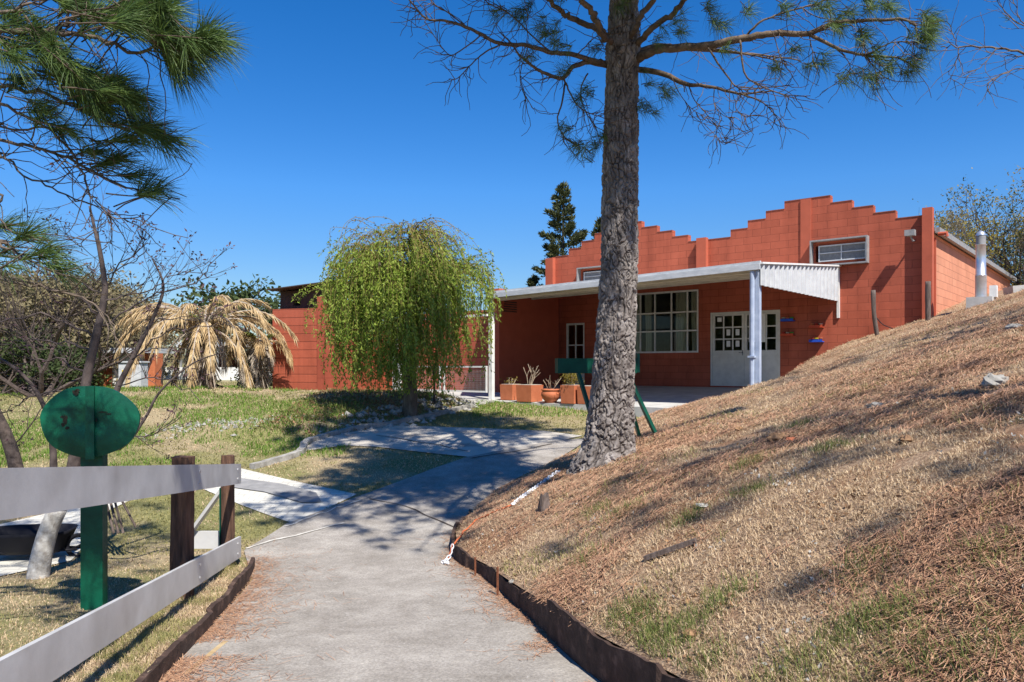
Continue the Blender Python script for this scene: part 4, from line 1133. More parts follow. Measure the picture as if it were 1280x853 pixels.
for k in range(NS):
    P = limb_ends[rng.integers(len(limb_ends))]
    kk = rng.integers(len(P)//2, len(P)); p0 = P[kk]
    ang = math.atan2(p0[1], p0[0])+rng.normal()*.8
    up = .9*rng.random()+.2
    out = unit(np.array([math.cos(ang), math.sin(ang), up]))
    px_side = math.cos(ang)
    Lg = .9+3.1*rng.random()
    if px_side > .35: Lg = .9+1.9*rng.random()
    low_ = k % 5 == 0
    if low_:
        kk = len(P)//2+1; p0 = P[kk]; ang = -1.57+rng.normal()*.7; out = unit(np.array([math.cos(ang), math.sin(ang), .5])); Lg = 3.0+.8*rng.random()
    Q = strand(p0, out, Lg)
    floor = .42 + .8*max(0, px_side)*min(1, abs(p0[0])) + .55*rng.random()**2
    if low_: floor = .45+.7*rng.random()
    keep = Q[:, 2] > floor
    if not keep.all(): Q = Q[:max(4, int(np.argmin(keep)))]
    rmax = 1.98+.30*(vnoise(np.array([[math.cos(ang)*2.2+5, math.sin(ang)*2.2+5, p0[2]*1.5]]), 17)[0]-.5)+.12*rng.normal()
    r = np.hypot(Q[:, 0], Q[:, 1]); f = np.minimum(1, rmax/np.maximum(r, 1e-6)); Q[:, 0] *= f; Q[:, 1] *= f
    wstr.tube(Q, np.linspace(.007, .0025, len(Q)), 3, cap=False)
    # leaves along the strand
    T = np.gradient(Q, axis=0)
    nl = int(len(Q)*3.6)
    ii = rng.integers(1, len(Q), nl); fr = rng.random(nl)[:, None]
    C = Q[ii-1]*(1-fr)+Q[ii]*fr + rng.normal(size=(nl, 3))*.02
    brown = C[:, 2] > 3.6+rng.normal(size=nl)*.35
    dd = unit(T[ii])*.7+np.array([0, 0, -.25])
    if (~brown).any(): wleaf.append(leaf_quads(C[~brown], .085, .030, dd[~brown], .55))
    sel = brown & (rng.random(nl) < .55)
    if sel.any(): wbrown.append(leaf_quads(C[sel], .055, .02, dd[sel], .7))
# loose sprays breaking the outline on the left and top
for (ox, oz, L_) in ((-1.55, 3.5, 1.3), (-1.75, 3.15, 1.5), (-1.3, 3.9, 1.0), (.4, 4.15, .7), (-.2, 4.3, .6), (1.1, 3.8, .9), (1.5, 3.4, 1.0), (-1.8, 2.7, 1.4)):
    for q_ in range(3):
        Q = strand(np.array([ox*.75, rng.normal()*.3, oz-.2]), unit(np.array([np.sign(ox)*.9, 0, .45+rng.normal()*.2])), L_*(.8+.4*rng.random()))
        wstr.tube(Q, np.linspace(.006, .003, len(Q)), 3, cap=False)
        ii = rng.integers(1, len(Q), len(Q)*4); wleaf.append(leaf_quads(Q[ii]+rng.normal(size=(len(ii), 3))*.02, .07, .026, None, 1))
wl.build('limb', M['bark_dark'], W_, smooth=True)
wstr.build('strand', mat('willow_strand', [(0.3, (.12, .10, .03)), (0.7, (.26, .2, .07))], scale=9), W_)
V1, F1 = merge(wleaf); V2, F2 = merge(wbrown)
fast_mesh('crown', V1, F1, M['willow_leaf'], W_)
fast_mesh('crown_top', V2, F2, M['willow_brown'], W_)

# ------------------------------------------------------------------ bare young tree on the left, and other bare growth
def twiggy(mb, P0, d0, L, r, depth, buds, spread=.55, up=.12, seg=5):
    P = wander(P0, d0, L, seg, .12, up*.3)
    mb.tube(P, np.linspace(r, r*.55, len(P)), 5 if r > .01 else 3, cap=False)
    if depth == 0:
        buds.append(P[-1]); return
    n = 2+int(rng.random()*2.2)
    for j in range(n):
        k = rng.integers(2, len(P)); d = P[k]-P[k-1]; d /= np.linalg.norm(d)
        dd = d+rng.normal(size=3)*spread+np.array([0, 0, up])
        twiggy(mb, P[k], dd, L*(.55+.25*rng.random()), r*.55, depth-1, buds, spread, up, seg)
    twiggy(mb, P[-1], P[-1]-P[-2], L*.6, r*.55, depth-1, buds, spread, up, seg)
YB = ground_at(48, 722)
yb = np.array(YB)
BT = empty('bare_tree', YB, 0, 'leafless young tree with a whitewashed foot, rising behind the green disc', 'tree')
Yd = YB[1]
bt = MB()
def stem(l, r0, r1, mb=None):
    P = smooth_path(PX(l), 5)-yb; (mb or bt).tube(P, np.linspace(r0, r1, len(P)), 8); return P
foot = smooth_path(PX([(46,735,Yd),(51,700,Yd),(60,665,Yd),(73,635,Yd)]), 4)-yb
fm = MB(); fm.tube(foot, [.115, .105, .1, .097, .095, .093, .09, .088, .086, .085, .084, .083, .082][:len(foot)], 12); fm.build('trunk_foot', M['limewash'], BT, smooth=True)
stem([(64,655,Yd),(74,633,Yd),(81,615,Yd),(88,600,Yd),(96,560,Yd),(104,520,Yd),(108,477,Yd),(118,430,Yd),(128,385,Yd),(131,358,Yd),(125,315,Yd),(118,285,Yd),(112,258,Yd)], .082, .010)
st2 = stem([(82,620,Yd),(110,570,Yd+.05),(135,520,Yd+.05),(148,483,Yd+.1),(170,440,Yd+.1),(197,385,Yd+.1),(204,355,Yd+.1),(190,323,Yd+.1)], .045, .006)
st3 = stem([(96,565,Yd),(150,560,Yd-.1),(180,525,Yd-.1),(200,490,Yd-.1),(240,455,Yd-.1),(280,440,Yd-.1)], .022, .004)
st4 = stem([(75,640,Yd),(68,600,Yd),(66,560,Yd),(60,520,Yd-.1),(30,470,Yd-.2),(-30,430,Yd-.2)], .045, .01)
buds = []
br_px = [([(130,360),(150,330),(175,312),(190,300)],.008),([(131,345),(165,325),(180,318)],.006),([(128,380),(160,368),(190,362),(215,345),(240,340)],.009),([(122,410),(150,395),(180,375),(205,365),(245,352),(262,335),(270,327)],.010),
 ([(118,290),(100,308),(92,300)],.006),([(125,315),(135,305),(142,303)],.005),([(112,265),(116,250),(110,240)],.004),([(120,300),(128,285),(131,270)],.004),([(122,425),(90,405),(50,395),(0,402),(-40,410)],.014),
 ([(120,440),(85,430),(40,425),(0,430)],.011),([(126,395),(95,370),(60,360),(20,350),(-30,352)],.012),([(112,470),(70,450),(30,455),(-10,470)],.011),([(108,500),(70,490),(30,500),(0,520)],.010),([(130,370),(105,355),(70,335),(40,330)],.008),
 ([(165,450),(200,420),(240,410),(270,405)],.008),([(185,408),(215,398),(250,400)],.006),([(135,520),(160,540),(190,545),(230,520)],.008),([(148,483),(190,470),(220,480),(250,500)],.007)]
for l, r in br_px:
    dy = rng.normal()*.25
    P = smooth_path(PX([(x, y, Yd+dy*(i/len(l))) for i, (x, y) in enumerate(l)]), 4)-yb
    P[1:] += rng.normal(size=(len(P)-1, 3))*.012
    bt.tube(P, np.linspace(r, .0035, len(P)), 5)
    for _ in range(int(len(P)*.55)):
        k = rng.integers(2, len(P)); d = P[k]-P[k-1]; d /= np.linalg.norm(d)
        twiggy(bt, P[k], d+rng.normal(size=3)*.6+np.array([0, 0, .35]), .16+.2*rng.random(), .0045, 1, buds, .5, .2, 4)
bt.build('trunk', M['bare'], BT, smooth=True)
bv = np.repeat(np.array(buds), 3, 0)+rng.normal(size=(len(buds)*3, 3))*.008
Vb, Fb = leaf_quads(bv, .035, .018)
fast_mesh('bud', Vb, Fb, flat('dark_bud', (.10, .055, .06)), BT)
# second leaning trunk at the far left
l2 = ground_at(26, 640); 
BT2 = empty('bare_tree', l2, 0, 'thin leaning bare trunk at the far left edge behind the silver rail', 'tree')
m2 = MB(); Y2 = l2[1]
P = smooth_path(PX([(30,650,Y2),(20,585,Y2),(8,545,Y2),(-8,510,Y2),(-30,450,Y2)]), 5)-np.array(l2); m2.tube(P, np.linspace(.10, .06, len(P)), 8)
bd2 = []
for k in (8, 12, 16): twiggy(m2, P[k], np.array([rng.normal()*.5+.2, rng.normal()*.5, .8]), .8, .012, 2, bd2, .5, .1)
m2.build('trunk', M['bark_dark'], BT2, smooth=True)

def bare_bush(x, y, h, spread, label, n=7, depth=4, r=.04, leaf=None, nleaf=0, size=.1, name='bare_tree', cat='tree', group=None):
    z = hz(x, y); root = empty(name, (x, y, z), 0, label, cat, group)
    mb = MB(); bd = []
    for k in range(n):
        a = k*2.4+rng.random(); twiggy(mb, np.array([math.cos(a)*.05, math.sin(a)*.05, -.05]), np.array([math.cos(a)*spread, math.sin(a)*spread, 1.0]), h*.42, r, depth, bd, .5, .06, 4)
    mb.build('trunk', M['scrub_wood'] if name == 'scrub_tree' else M['bark_dark'], root)
    if leaf and nleaf:
        bd = np.array(bd); C = bd[rng.integers(0, len(bd), nleaf)]+rng.normal(size=(nleaf, 3))*np.array([.17, .17, .13])*h/3
        Vv, Ff = leaf_quads(C, size, size*.5); fast_mesh('crown', Vv, Ff, leaf, root)
    zt_ = np.percentile(np.array(bd)[:, 2], 97); f_ = h/zt_; root.scale = (f_*1.15, f_*1.15, f_)
    return root
# gnarled low tree and scrub at the left
bare_bush(-12.6, 20.5, 3.4, 1.1, 'gnarled bare tree with crooked dark limbs, among the scrub left of the palm', n=5, depth=4, r=.055)
scr = [(-16.8, 24.5, 5.2), (-16.9, 27.5, 4.4), (-18.2, 29, 6.2), (-21.5, 33, 7.0), (-20.0, 33.5, 6.2), (-20.4, 30, 4.3), (-25.5, 36, 7.6), (-22.2, 38, 6.9), (-21.0, 35.0, 4.6), (-25.5, 42, 6.4)]
words_ = ['olive brown scrub tree nearest the left edge, behind the gnarled tree', 'low scrub tree nearest to the palm on its left', 'tall rounded scrub tree at the left edge behind the bare stems', 'scrub tree at the very left, tallest on the skyline',
          'scrub tree on the skyline above the bare young tree', 'round scrub tree half way up the left edge of the view', 'far scrub tree hidden mostly by pine needles at the left edge', 'far scrub tree whose top shows through the bare stems',
          'scrub tree filling the gap left of the bare young tree', 'farthest scrub crown low on the skyline at the left']
def skyline(x, y):
    px = 640+960*x/y
    return (457-np.interp(px, [-60, 0, 60, 100, 135, 160, 400], [338, 345, 358, 375, 405, 425, 425]))/960*y - hz(x, y)
scr = [(x, y, skyline(x, y)*(.86+.14*((i*.618) % 1))) for i, (x, y, h) in enumerate(scr)]
for (x, y, h), wd in zip(scr, words_):
    bare_bush(x, y, h, .85, wd, n=6, depth=4, r=.035, leaf=M['scrub'], nleaf=int(15000), size=.12, name='scrub_tree', group='scrub trees on the left')
bare_bush(-14.5, 21.5, 1.7, 1.2, 'dark green low shrub in front of the scrub at the left', n=6, depth=3, r=.03, leaf=M['dkgreen'], nleaf=5000, size=.09, name='shrub', cat='shrub')
bare_bush(-14.9, 24.0, 1.5, 1.2, 'dark green shrub left of the orange brick block', n=6, depth=3, r=.03, leaf=M['dkgreen'], nleaf=5000, size=.09, name='shrub', cat='shrub')
bare_bush(-8.6, 24.6, 1.0, 1.3, 'small green shrub between the two palms', n=6, depth=3, r=.02, leaf=M['dkgreen'], nleaf=3500, size=.06, name='shrub', cat='shrub')
for (x, y, h, wd) in ((-17.6, 52, 4.7, 'distant dark tree on the skyline left of the outbuilding'),):
    bare_bush(x, y, h, .9, wd, n=6, depth=3, r=.1, leaf=M['dkgreen'] if x > -20 else M['scrub'], nleaf=5000, size=.25, name='distant_tree')
# dry leaved tree behind the right hand wall
def leafy(name, x, y, z, h, R, label, leaf, nleaf, size, bare_part=.3, yellow=None, squash=.8):
    root = empty(name, (x, y, z), 0, label, 'tree')
    mb = MB(); bd = []
    for k in range(9):
        a = k*2.4; twiggy(mb, np.array([0, 0, 0.]), np.array([math.cos(a)*.8, math.sin(a)*.8, 1.0]), h*.40, .09, 4, bd, .5, .03, 4)
    mb.build('trunk', M['bark_dark'], root)
    bd = np.array(bd)
    C = bd[rng.integers(0, len(bd), nleaf)]+rng.normal(size=(nleaf, 3))*.16
    dens = vnoise(C*1.6, 21); C = C[dens > bare_part]
    if yellow is not None:
        sel = vnoise(C*1.1, 31) > .55
        Vv, Ff = leaf_quads(C[sel], size, size*.5); fast_mesh('crown', Vv, Ff, yellow, root)
        C = C[~sel]
    Vv, Ff = leaf_quads(C, size, size*.5); fast_mesh('crown', Vv, Ff, leaf, root)
    return root
leafy('leafy_tree', 20.3, 28.5, .2, 7.6, 3, 'thin crowned tree with yellowing leaves behind the salmon side wall', M['autumn'], 30000, .10, .34, M['scrub'])
leafy('leafy_tree', 22.5, 31.5, .3, 8.2, 3, 'tree with a darker green top at the right edge beyond the chimney', M['dkgreen'], 24000, .11, .34, M['autumn'])

# conifers behind the building
def conifer(x, y, z0, h, R, label, gappy=0):
    root = empty('conifer_tree', (x, y, z0), 0, label, 'tree', 'conifers behind the building')
    mb = MB(); mb.tube([(0, 0, 0), (0, 0, h*.5), (.05, 0, h)], [.2, .1, .02], 7); mb.build('trunk', M['bark_dark'], root)
    pts_ = []; dirs = []
    zz_ = h*.12; k = 0
    while zz_ < h:
        f = (zz_-h*.12)/(h*.88)
        r = R*((1-f)**1.0)*(.35+.75*rng.random())+.12*(1.0 if f < .78 else .75)
        a = k*2.4+rng.normal()*.3; k += 1
        d = np.array([math.cos(a), math.sin(a), .25+.35*f])
        nn = int(60+220*r)
        t = np.sqrt(rng.random(nn)); sp = .22*(1.15-t)+.05
        C = np.array([0, 0, zz_])+t[:, None]*r*d + rng.normal(size=(nn, 3))*sp[:, None]*np.array([.9, .9, .45])*(.45+.35*r)
        pts_.append(C); dirs.append(np.tile(unit(d)+np.array([0, 0, .35]), (nn, 1)))
        zz_ += .10+.11*(1-f)
    P = np.concatenate(pts_); D = np.concatenate(dirs)
    Vv, Ff = leaf_quads(P, .20, .07, D, .55); fast_mesh('crown', Vv, Ff, M['conifer'], root)
conifer(2.5, 38.0, -1.0, 9.9, 3.0, 'tallest dark conifer rising left of the big pine trunk')
conifer(5.05, 44.0, -1.0, 9.3, 2.3, 'narrow conifer half hidden behind the big pine trunk')
conifer(1.15, 40.0, -1.0, 5.6, 2.2, 'small conifer tip just above the left end of the canopy roof')
conifer(3.7, 42.0, -1.0, 6.9, 1.6, 'little conifer tip between the two taller conifers, over the red steps')

# ------------------------------------------------------------------ palms
def frond(mbr, leaves, p0, ang, L, rise, droopf, w=.34, n=14, nl=90, twist=0.0):
    """arching rachis with hanging dry leaflets"""
    d = np.array([math.cos(ang), math.sin(ang), rise]); d /= np.linalg.norm(d); p = np.array(p0, float); P = [p.copy()]
    for i in range(n):
        d = d+np.array([0, 0, -droopf*(.5+i/n)]); d /= np.linalg.norm(d); p = p+d*L/n; P.append(p.copy())
    P = np.array(P); mbr.tube(P, np.linspace(.035, .008, len(P)), 5)
    T = unit(np.gradient(P, axis=0))
    t = rng.random(nl*2)**.8*(n-.01); i = t.astype(int); f = (t-i)[:, None]
    C = P[i]*(1-f)+P[np.minimum(i+1, n)]*f; TT = T[i]
    side = unit(np.cross(TT, [0, 0, 1]))*np.where(np.arange(nl*2) % 2 == 0, 1, -1)[:, None]
    dr = unit(TT*1.15+side*(.3+.3*rng.random(nl*2))[:, None]+np.array([0, 0, -.30])+rng.normal(size=(nl*2, 3))*.16)
    ln = (w*(1.15-.5*np.abs(t/n-.45))*(.7+.5*rng.random(nl*2)))[:, None]
    s = unit(np.cross(dr, rng.normal(size=(nl*2, 3))))*.011
    tip = C+dr*ln; tip[:, 2] -= ln[:, 0]*.35
    mid = C+dr*ln*.5
    V = np.stack([C-s, mid-s*1.3, tip, mid+s*1.3], 1).reshape(-1, 3)
    leaves.append((V, np.arange(nl*2)[:, None]*4+np.array([[0, 1, 2, 3]])))
def palm(x, y, h, r, label, nf, L, seed, trunk_r, skirt=True):
    z = hz(x, y); root = empty('palm_tree', (x, y, z), 0, label, 'tree', None)
    n = 60; a = 48; zz_ = np.linspace(-.2, h, n); ang = np.linspace(0, 2*math.pi, a, endpoint=False)
    Zg, Ag = np.meshgrid(zz_, ang, indexing='ij')
    nn = vnoise(np.column_stack([np.cos(Ag).ravel()*4, np.sin(Ag).ravel()*4, Zg.ravel()*5]), seed).reshape(Zg.shape)
    R = trunk_r*(1+.35*(nn-.4))*(1+.25*np.abs(np.sin(Zg*11+Ag*2)))*(1+.3*np.exp(-Zg/.3))
    idx = np.arange(n*a).reshape(n, a); q = np.stack([idx[:-1], np.roll(idx, -1, 1)[:-1], np.roll(idx, -1, 1)[1:], idx[1:]], -1).reshape(-1, 4)
    fast_mesh('trunk', np.column_stack([(R*np.cos(Ag)).ravel(), (R*np.sin(Ag)).ravel(), Zg.ravel()]), q, M['palm_trunk'], root)
    rb = MB(); lv_ = []; old = []; grn = []
    for k in range(nf):
        an = k*2.399+seed; lay = k/nf
        frond(rb, lv_, (.1*math.cos(an), .1*math.sin(an), h), an, L*(.85+.3*rng.random()), 1.15-.95*lay+rng.normal()*.28, .13+.045*lay, .38, 14, 78)
    for k in range(7):
        an = k*2.399; frond(rb, old, (.15*math.cos(an), .15*math.sin(an), h-.15), an, L*.8*(.7+.5*rng.random()), .05, .26, .26, 14, 60)
    for k in range(4):
        an = k*1.7+1.0; frond(rb, grn, (0, 0, h), an, .7, 1.2, .10, .22, 10, 60)
    rb.build('frond_stem', M['grey_frond'], root)
    for nm, l, m_ in (('dead_frond', lv_, M['dead_frond']), ('old_frond', old, M['grey_frond']), ('live_frond', grn, M['green_frond'])):
        V, Fq = merge(l); fast_mesh(nm, V, Fq, m_, root)
    if skirt:
        k = 420; an = rng.random(k)*2*math.pi; zz2 = h*.25+rng.random(k)*h*.75
        C = np.column_stack([np.cos(an)*trunk_r*1.25, np.sin(an)*trunk_r*1.25, zz2]); dd = np.column_stack([np.cos(an)*.35, np.sin(an)*.35, -np.ones(k)])
        V, Fq = leaf_quads(C, .42, .035, dd, .22); fast_mesh('leaf_skirt', V, Fq, M['grey_frond'], root)
    return root
palm(-8.95, 22.3, 1.95, 0, 'palm with a big crown of straw coloured dead fronds arching to the ground', 32, 2.55, 3, .22)
palm(-7.75, 23.6, 1.5, 0, 'smaller palm stub with dry fronds close to the red outbuilding', 9, 1.1, 8, .15)

# ------------------------------------------------------------------ far low buildings behind the palm
def placed(mb, name, m, parent=None): return mb.build(name, m, parent)
K = empty('annex', (-13.55, 26.5, hz(-13.55, 26.5)), math.radians(-6), 'low annex with pale flat roof, orange brick block and white door', 'building')
MB().box(-1.3, 1.3, -.6, 1.2, 1.25, 1.42).build('roof', M['panel'], K)
MB().box(-.95, -.22, -.1, .5, -.3, 1.245).build('brick_wall', mat('orange_brick', [(0.3, (.42, .10, .04)), (0.7, (.55, .16, .07))], scale=9), K)
MB().box(.9, 1.3, .0, .5, -.3, 1.245).build('brick_wall', mat('orange_brick_two', [(0.3, (.42, .12, .05)), (0.7, (.55, .18, .08))], scale=9), K)
MB().box(-.218, .12, -.06, .5, -.3, 1.24).build('door', M['white'], K)
MB().box(.122, .898, -.12, .48, -.3, 1.24).build('white_wall', M['door_paint'], K)
UB = empty('utility_cabinet', (-12.5, 25.3, hz(-12.5, 25.3)), math.radians(-6), 'pale grey utility cabinet with a small yellow plate, in front of the annex', 'cabinet')
cb_ = MB(); cb_.box(-.36, .42, -.2, .2, -.2, .92); cb_.box(-.40, .46, -.24, .24, .921, .97); cb_.build('body', M['metal_white'], UB)
MB().box(.031, .036, -.206, -.202, .05, .9).build('door_seam', M['greymetal'], UB)
MB().box(-.24, -.02, -.206, -.202, .48, .68).build('plate', flat('yellow_plate', (.75, .55, .02), .5), UB)
CP = empty('carport', (-14.8, 44, hz(-14.8, 44)), 0, 'long white flat roofed carport far behind the palm', 'building')
MB().box(-4.5, 3.2, 0, 5, 1.55, 1.85).build('roof', M['panel'], CP)
[MB().box(x, x+.12, .1, .22, -.3, 1.548).build('post', M['greymetal'], CP) for x in (-4.3, -2.2, -.1, 2.0)]
MB().box(-4.4, 3.1, 4.8, 4.98, -.3, 1.2).build('back_wall', mat('far_red_wall', [(0.3, (.2, .07, .05)), (0.7, (.3, .12, .09))], scale=2), CP)
FWz = hz(-14, 36)
fw = MB().box(-5.5, 6.2, 0, .2, -.6, .62).build('low_wall', M['white'], None); fw.location = (-15, 36.5, FWz); tag(fw, 'long low whitewashed wall behind the palms', 'wall')

# ------------------------------------------------------------------ garden edging either side of the path
def edging(name, line, hfun, outward, label, thick=.035, seed=0, ragged=.035, below=.12):
    P = smooth_path([(x, y, 0) for x, y in line], 14)[:, :2]
    seg = np.linalg.norm(np.diff(P, axis=0), axis=1); S = np.concatenate([[0], np.cumsum(seg)])
    n = int(S[-1]/.03); ss = np.linspace(0, S[-1], n)
    X = np.interp(ss, S, P[:, 0]); Y = np.interp(ss, S, P[:, 1])
    T = unit(np.column_stack([np.gradient(X), np.gradient(Y)])); Nn = np.column_stack([T[:, 1], -T[:, 0]])*outward
    slab = np.floor(ss/.82+.15*seed); rs = np.random.default_rng(seed)
    offs = rs.random(int(slab.max())+2)
    o1 = (offs[slab.astype(int)]-.5)*.05 + (ss/.82+.15*seed-slab-.5)*(offs[(slab+1).astype(int)]-.5)*.05; th = (offs[slab.astype(int)]-.5)*ragged
    rag = ragged*(vnoise(np.column_stack([ss*2.2, ss*0+seed]), 2)-.5)+ragged*.2*(vnoise(np.column_stack([ss*14, ss*0]), 5)-.5)
    top = hfun(X, Y)+th+rag; bot = zp(Y)-below
    lean = .03
    V = []
    for k in range(n):
        for (u_, z) in ((0, bot[k]), (thick, bot[k]), (thick+lean*0, top[k]), (0, top[k]-.006)):
            V.append((X[k]+Nn[k, 0]*(u_+o1[k]), Y[k]+Nn[k, 1]*(u_+o1[k]), z))
    Fc = []
    for k in range(n-1):
        for j in range(4):
            Fc.append((4*k+j, 4*k+(j+1) % 4, 4*k+4+(j+1) % 4, 4*k+4+j))
    Fc += [(0, 1, 2, 3), (4*n-1, 4*n-2, 4*n-3, 4*n-4)]
    o = MB().add(V, Fc).build(name, M['kerb'], None)
    return tag(o, label, 'edging')
edging('garden_edging', KERB[1:10], lambda X, Y: zp(Y)+kerb_h(Y)+.015, -1, 'dark brown edging slabs holding back the slope along the right of the path', seed=2, thick=.03, ragged=.075)
edging('garden_edging', [(-1.62, 2.2), (-1.80, 3.2), (-2.07, 4.66), (-2.27, 6.0), (-2.46, 7.1), (-2.62, 7.75)], lambda X, Y: zp(Y)+.15+0*X, -1, 'low wavy brown edging along the left of the path below the rails', seed=5, ragged=.045)
# raised strip of earth behind the left edging
verge = [(-1.64, 2.2), (-1.82, 3.2), (-2.09, 4.66), (-2.29, 6.0), (-2.48, 7.1), (-2.64, 7.7), (-2.95, 8.1), (-3.2, 7.6), (-3.1, 6), (-2.95, 4.5), (-2.9, 2.0), (-2.6, .5), (-1.5, .5)]
def H_verge(X, Y):
    d, _, _ = seg_dist(X, Y, verge[:6]); d2, _, _ = seg_dist(X, Y, [verge[5], verge[6], verge[7], verge[8], verge[9], verge[10]])
    return zp(Y)+np.minimum(.12, np.minimum(.11+0*d, d2*.35-.02))+.03*(vnoise(np.column_stack([X.ravel()*5, Y.ravel()*5]), 8).reshape(X.shape)-.5)
M['verge'] = mat('verge_soil', [(0.28, (.13, .085, .05)), (0.5, (.30, .22, .13)), (0.72, (.42, .34, .2))], scale=40, detail=9, rough=.95, bump=.9, bscale=60, second=([(0.3, (.12, .13, .04)), (0.7, (.26, .25, .1))], 3, .5, .6))
tag(sheet('verge', verge, H_verge, .05, M['verge']), kind='structure')
_H = H
def H(X, Y):
    X = np.asarray(X, float); Y = np.asarray(Y, float)
    return np.where(inside(X, Y, verge), np.maximum(H_verge(X, Y), H_low(X, Y)), _H(X, Y))
# pale kerb of the planting bed left of the concrete pad
BK = g2((315, 587), (372, 570), (381, 558), (395, 551), (440, 539), (492, 531), (540, 521), (590, 510))
bk = []
P = smooth_path([(x, y, 0) for x, y in BK], 8); 
kb = MB(); 
for a, b_ in zip(P[:-1], P[1:]):
    d = unit(b_-a); nrm = np.array([d[1], -d[0], 0])*.06
    za, zb2 = float(H_low(np.array([a[0]]), np.array([a[1]]))[0]), float(H_low(np.array([b_[0]]), np.array([b_[1]]))[0])
    h_ = .08+.02*rng.random()
    kb.hexa([(*(a-nrm)[:2], za-.1), (*(b_-nrm)[:2], zb2-.1), (*(b_+nrm)[:2], zb2-.1), (*(a+nrm)[:2], za-.1), (*(a-nrm)[:2], za+h_), (*(b_-nrm)[:2], zb2+h_), (*(b_+nrm)[:2], zb2+h_), (*(a+nrm)[:2], za+h_)])
tag(kb.build('bed_kerb', M['stone'], None), 'pale curved kerb edging the stony bed under the willow', 'kerb')

# ------------------------------------------------------------------ rail fence on the left of the path
def fx(Y): return -1.536 - .1643*Y           # line of the fence
def rail_top(Y): return -.41 + (-1.025+.41)*(Y-3.07)/(8.0-3.07)
FN = empty('rail_fence', (fx(5.7), 5.7, hz(fx(5.7), 5.7)), 0, 'silver painted board fence with two rails beside the path', 'fence')
fo_ = np.array(FN.location)
def rail(Ya, Yb, dz, h, name='rail', off=.0):
    d = Vector((fx(Yb)-fx(Ya), Yb-Ya, 0)).normalized(); nrm = Vector((d.y, -d.x, 0))
    mb = MB(); N = 24
    V = []
    for k in range(N+1):
        Y = Ya+(Yb-Ya)*k/N; z = rail_top(Y)+dz
        for (u_, zz_) in ((.0, z-h), (.028, z-h), (.028, z), (.0, z)):
            V.append((fx(Y)+nrm.x*(u_+off)-fo_[0], Y+nrm.y*(u_+off)-fo_[1], zz_-fo_[2]))
    Fc = [(4*k+j, 4*k+(j+1) % 4, 4*k+4+(j+1) % 4, 4*k+4+j) for k in range(N) for j in range(4)]+[(0, 1, 2, 3), (4*N+3, 4*N+2, 4*N+1, 4*N)]
    o = mb.add(V, Fc).build(name, M['rail'], FN)
    for Yq in (6.22, 7.82):
        for q_ in (.055, h-.055):
            p = (fx(Yq)+nrm.x*(.028+off)-fo_[0], Yq-fo_[1], rail_top(Yq)+dz-q_-fo_[2])
            MB().tube([p, (p[0]+.008, p[1], p[2])], .011, 8).build('bolt', M['bolt'], o)
    return o
rail(.9, 8.0, 0, .205)
rail(.9, 8.0, -.755, .215)
def wood_post(x, y, w_, ztop, name='post', m=None, lean=(0, 0), green=False, parent=FN, round_=True):
    z0 = hz(x, y)-.3; n = 14; seg = 14; V = []
    for k in range(n):
        z = z0+(ztop-z0)*k/(n-1)
        for j in range(seg):
            a = 2*math.pi*j/seg
            sq = (abs(math.cos(a))**4+abs(math.sin(a))**4)**-.25
            r = w_/2*sq*(1+.07*(rng.random()-.5))*(1.04-.08*k/n)
            V.append((x+lean[0]*k/n+r*math.cos(a)-fo_[0], y+lean[1]*k/n+r*math.sin(a)-fo_[1], z+(.003*rng.normal() if k == n-1 else 0)-fo_[2]))
    Fc = [(k*seg+j, k*seg+(j+1) % seg, (k+1)*seg+(j+1) % seg, (k+1)*seg+j) for k in range(n-1) for j in range(seg)]+[tuple((n-1)*seg+j for j in range(seg))]
    return MB().add(V, Fc).build(name, m or M['post'], parent)
wood_post(fx(6.2)-.118, 6.2, .165, -.735, lean=(.02, 0))
wood_post(fx(7.85)-.09, 7.88, .125, -.925)
MB().box(fx(7.85)-.155-fo_[0], fx(7.85)-.145-fo_[0], 7.82-fo_[1], 7.93-fo_[1], hz(-2.9, 7.9)-fo_[2], -1.25-fo_[2]).build('green_strip', M['benchgreen'], FN)
wood_post(-3.42, 8.05, .12, -1.15)
bmb = MB()
bmb.bar((-3.42-fo_[0], 7.95-fo_[1], -1.86-fo_[2]), (-2.93-fo_[0], 7.95-fo_[1], -1.19-fo_[2]), .03, .13, up=(0, 1, 0))
bmb.build('brace', M['rail'], FN)
MB().box(-3.40-fo_[0], -2.93-fo_[0], 7.96-fo_[1], 7.99-fo_[1], -1.90-fo_[2], -1.72-fo_[2]).build('rail', M['rail'], FN)

# ------------------------------------------------------------------ green disc sign on a post
sx, sy = -3.40, 6.25
sz = hz(sx, sy)
SG = empty('signboard', (sx, sy, sz), math.radians(6), 'round dark green metal board with holes on a square green post', 'sign')
ps = MB(); ps.box(-.085, .085, -.05, .05, -.3, 1.78-.10); ps.build('post', M['signgreen'], SG)
zc = (457-526)/960*sy - sz
dv = []; n = 72; rings = 10
rx, rz_ = .378, .288
disc = MB()
V = [(0, -.085, zc)]
for r_i in range(1, rings+1):
    for k in range(n):
        a = 2*math.pi*k/n; f = r_i/rings
        wob = 1+.012*math.sin(3*a+1)+.01*math.sin(7*a)
        V.append((math.cos(a)*rx*f*wob, -.085-.02*math.sin(math.pi*f)+.0, zc+math.sin(a)*rz_*f*wob*(1.0)))
Fc = [(0, 1+(k+1) % n, 1+k) for k in range(n)]
for r_i in range(rings-1):
    for k in range(n): Fc.append((1+r_i*n+k, 1+r_i*n+(k+1) % n, 1+(r_i+1)*n+(k+1) % n, 1+(r_i+1)*n+k))
nb_ = len(V); V += [(x, -.062, z) for x, y, z in V]
Fc += [tuple(nb_+i for i in f[::-1]) for f in Fc]
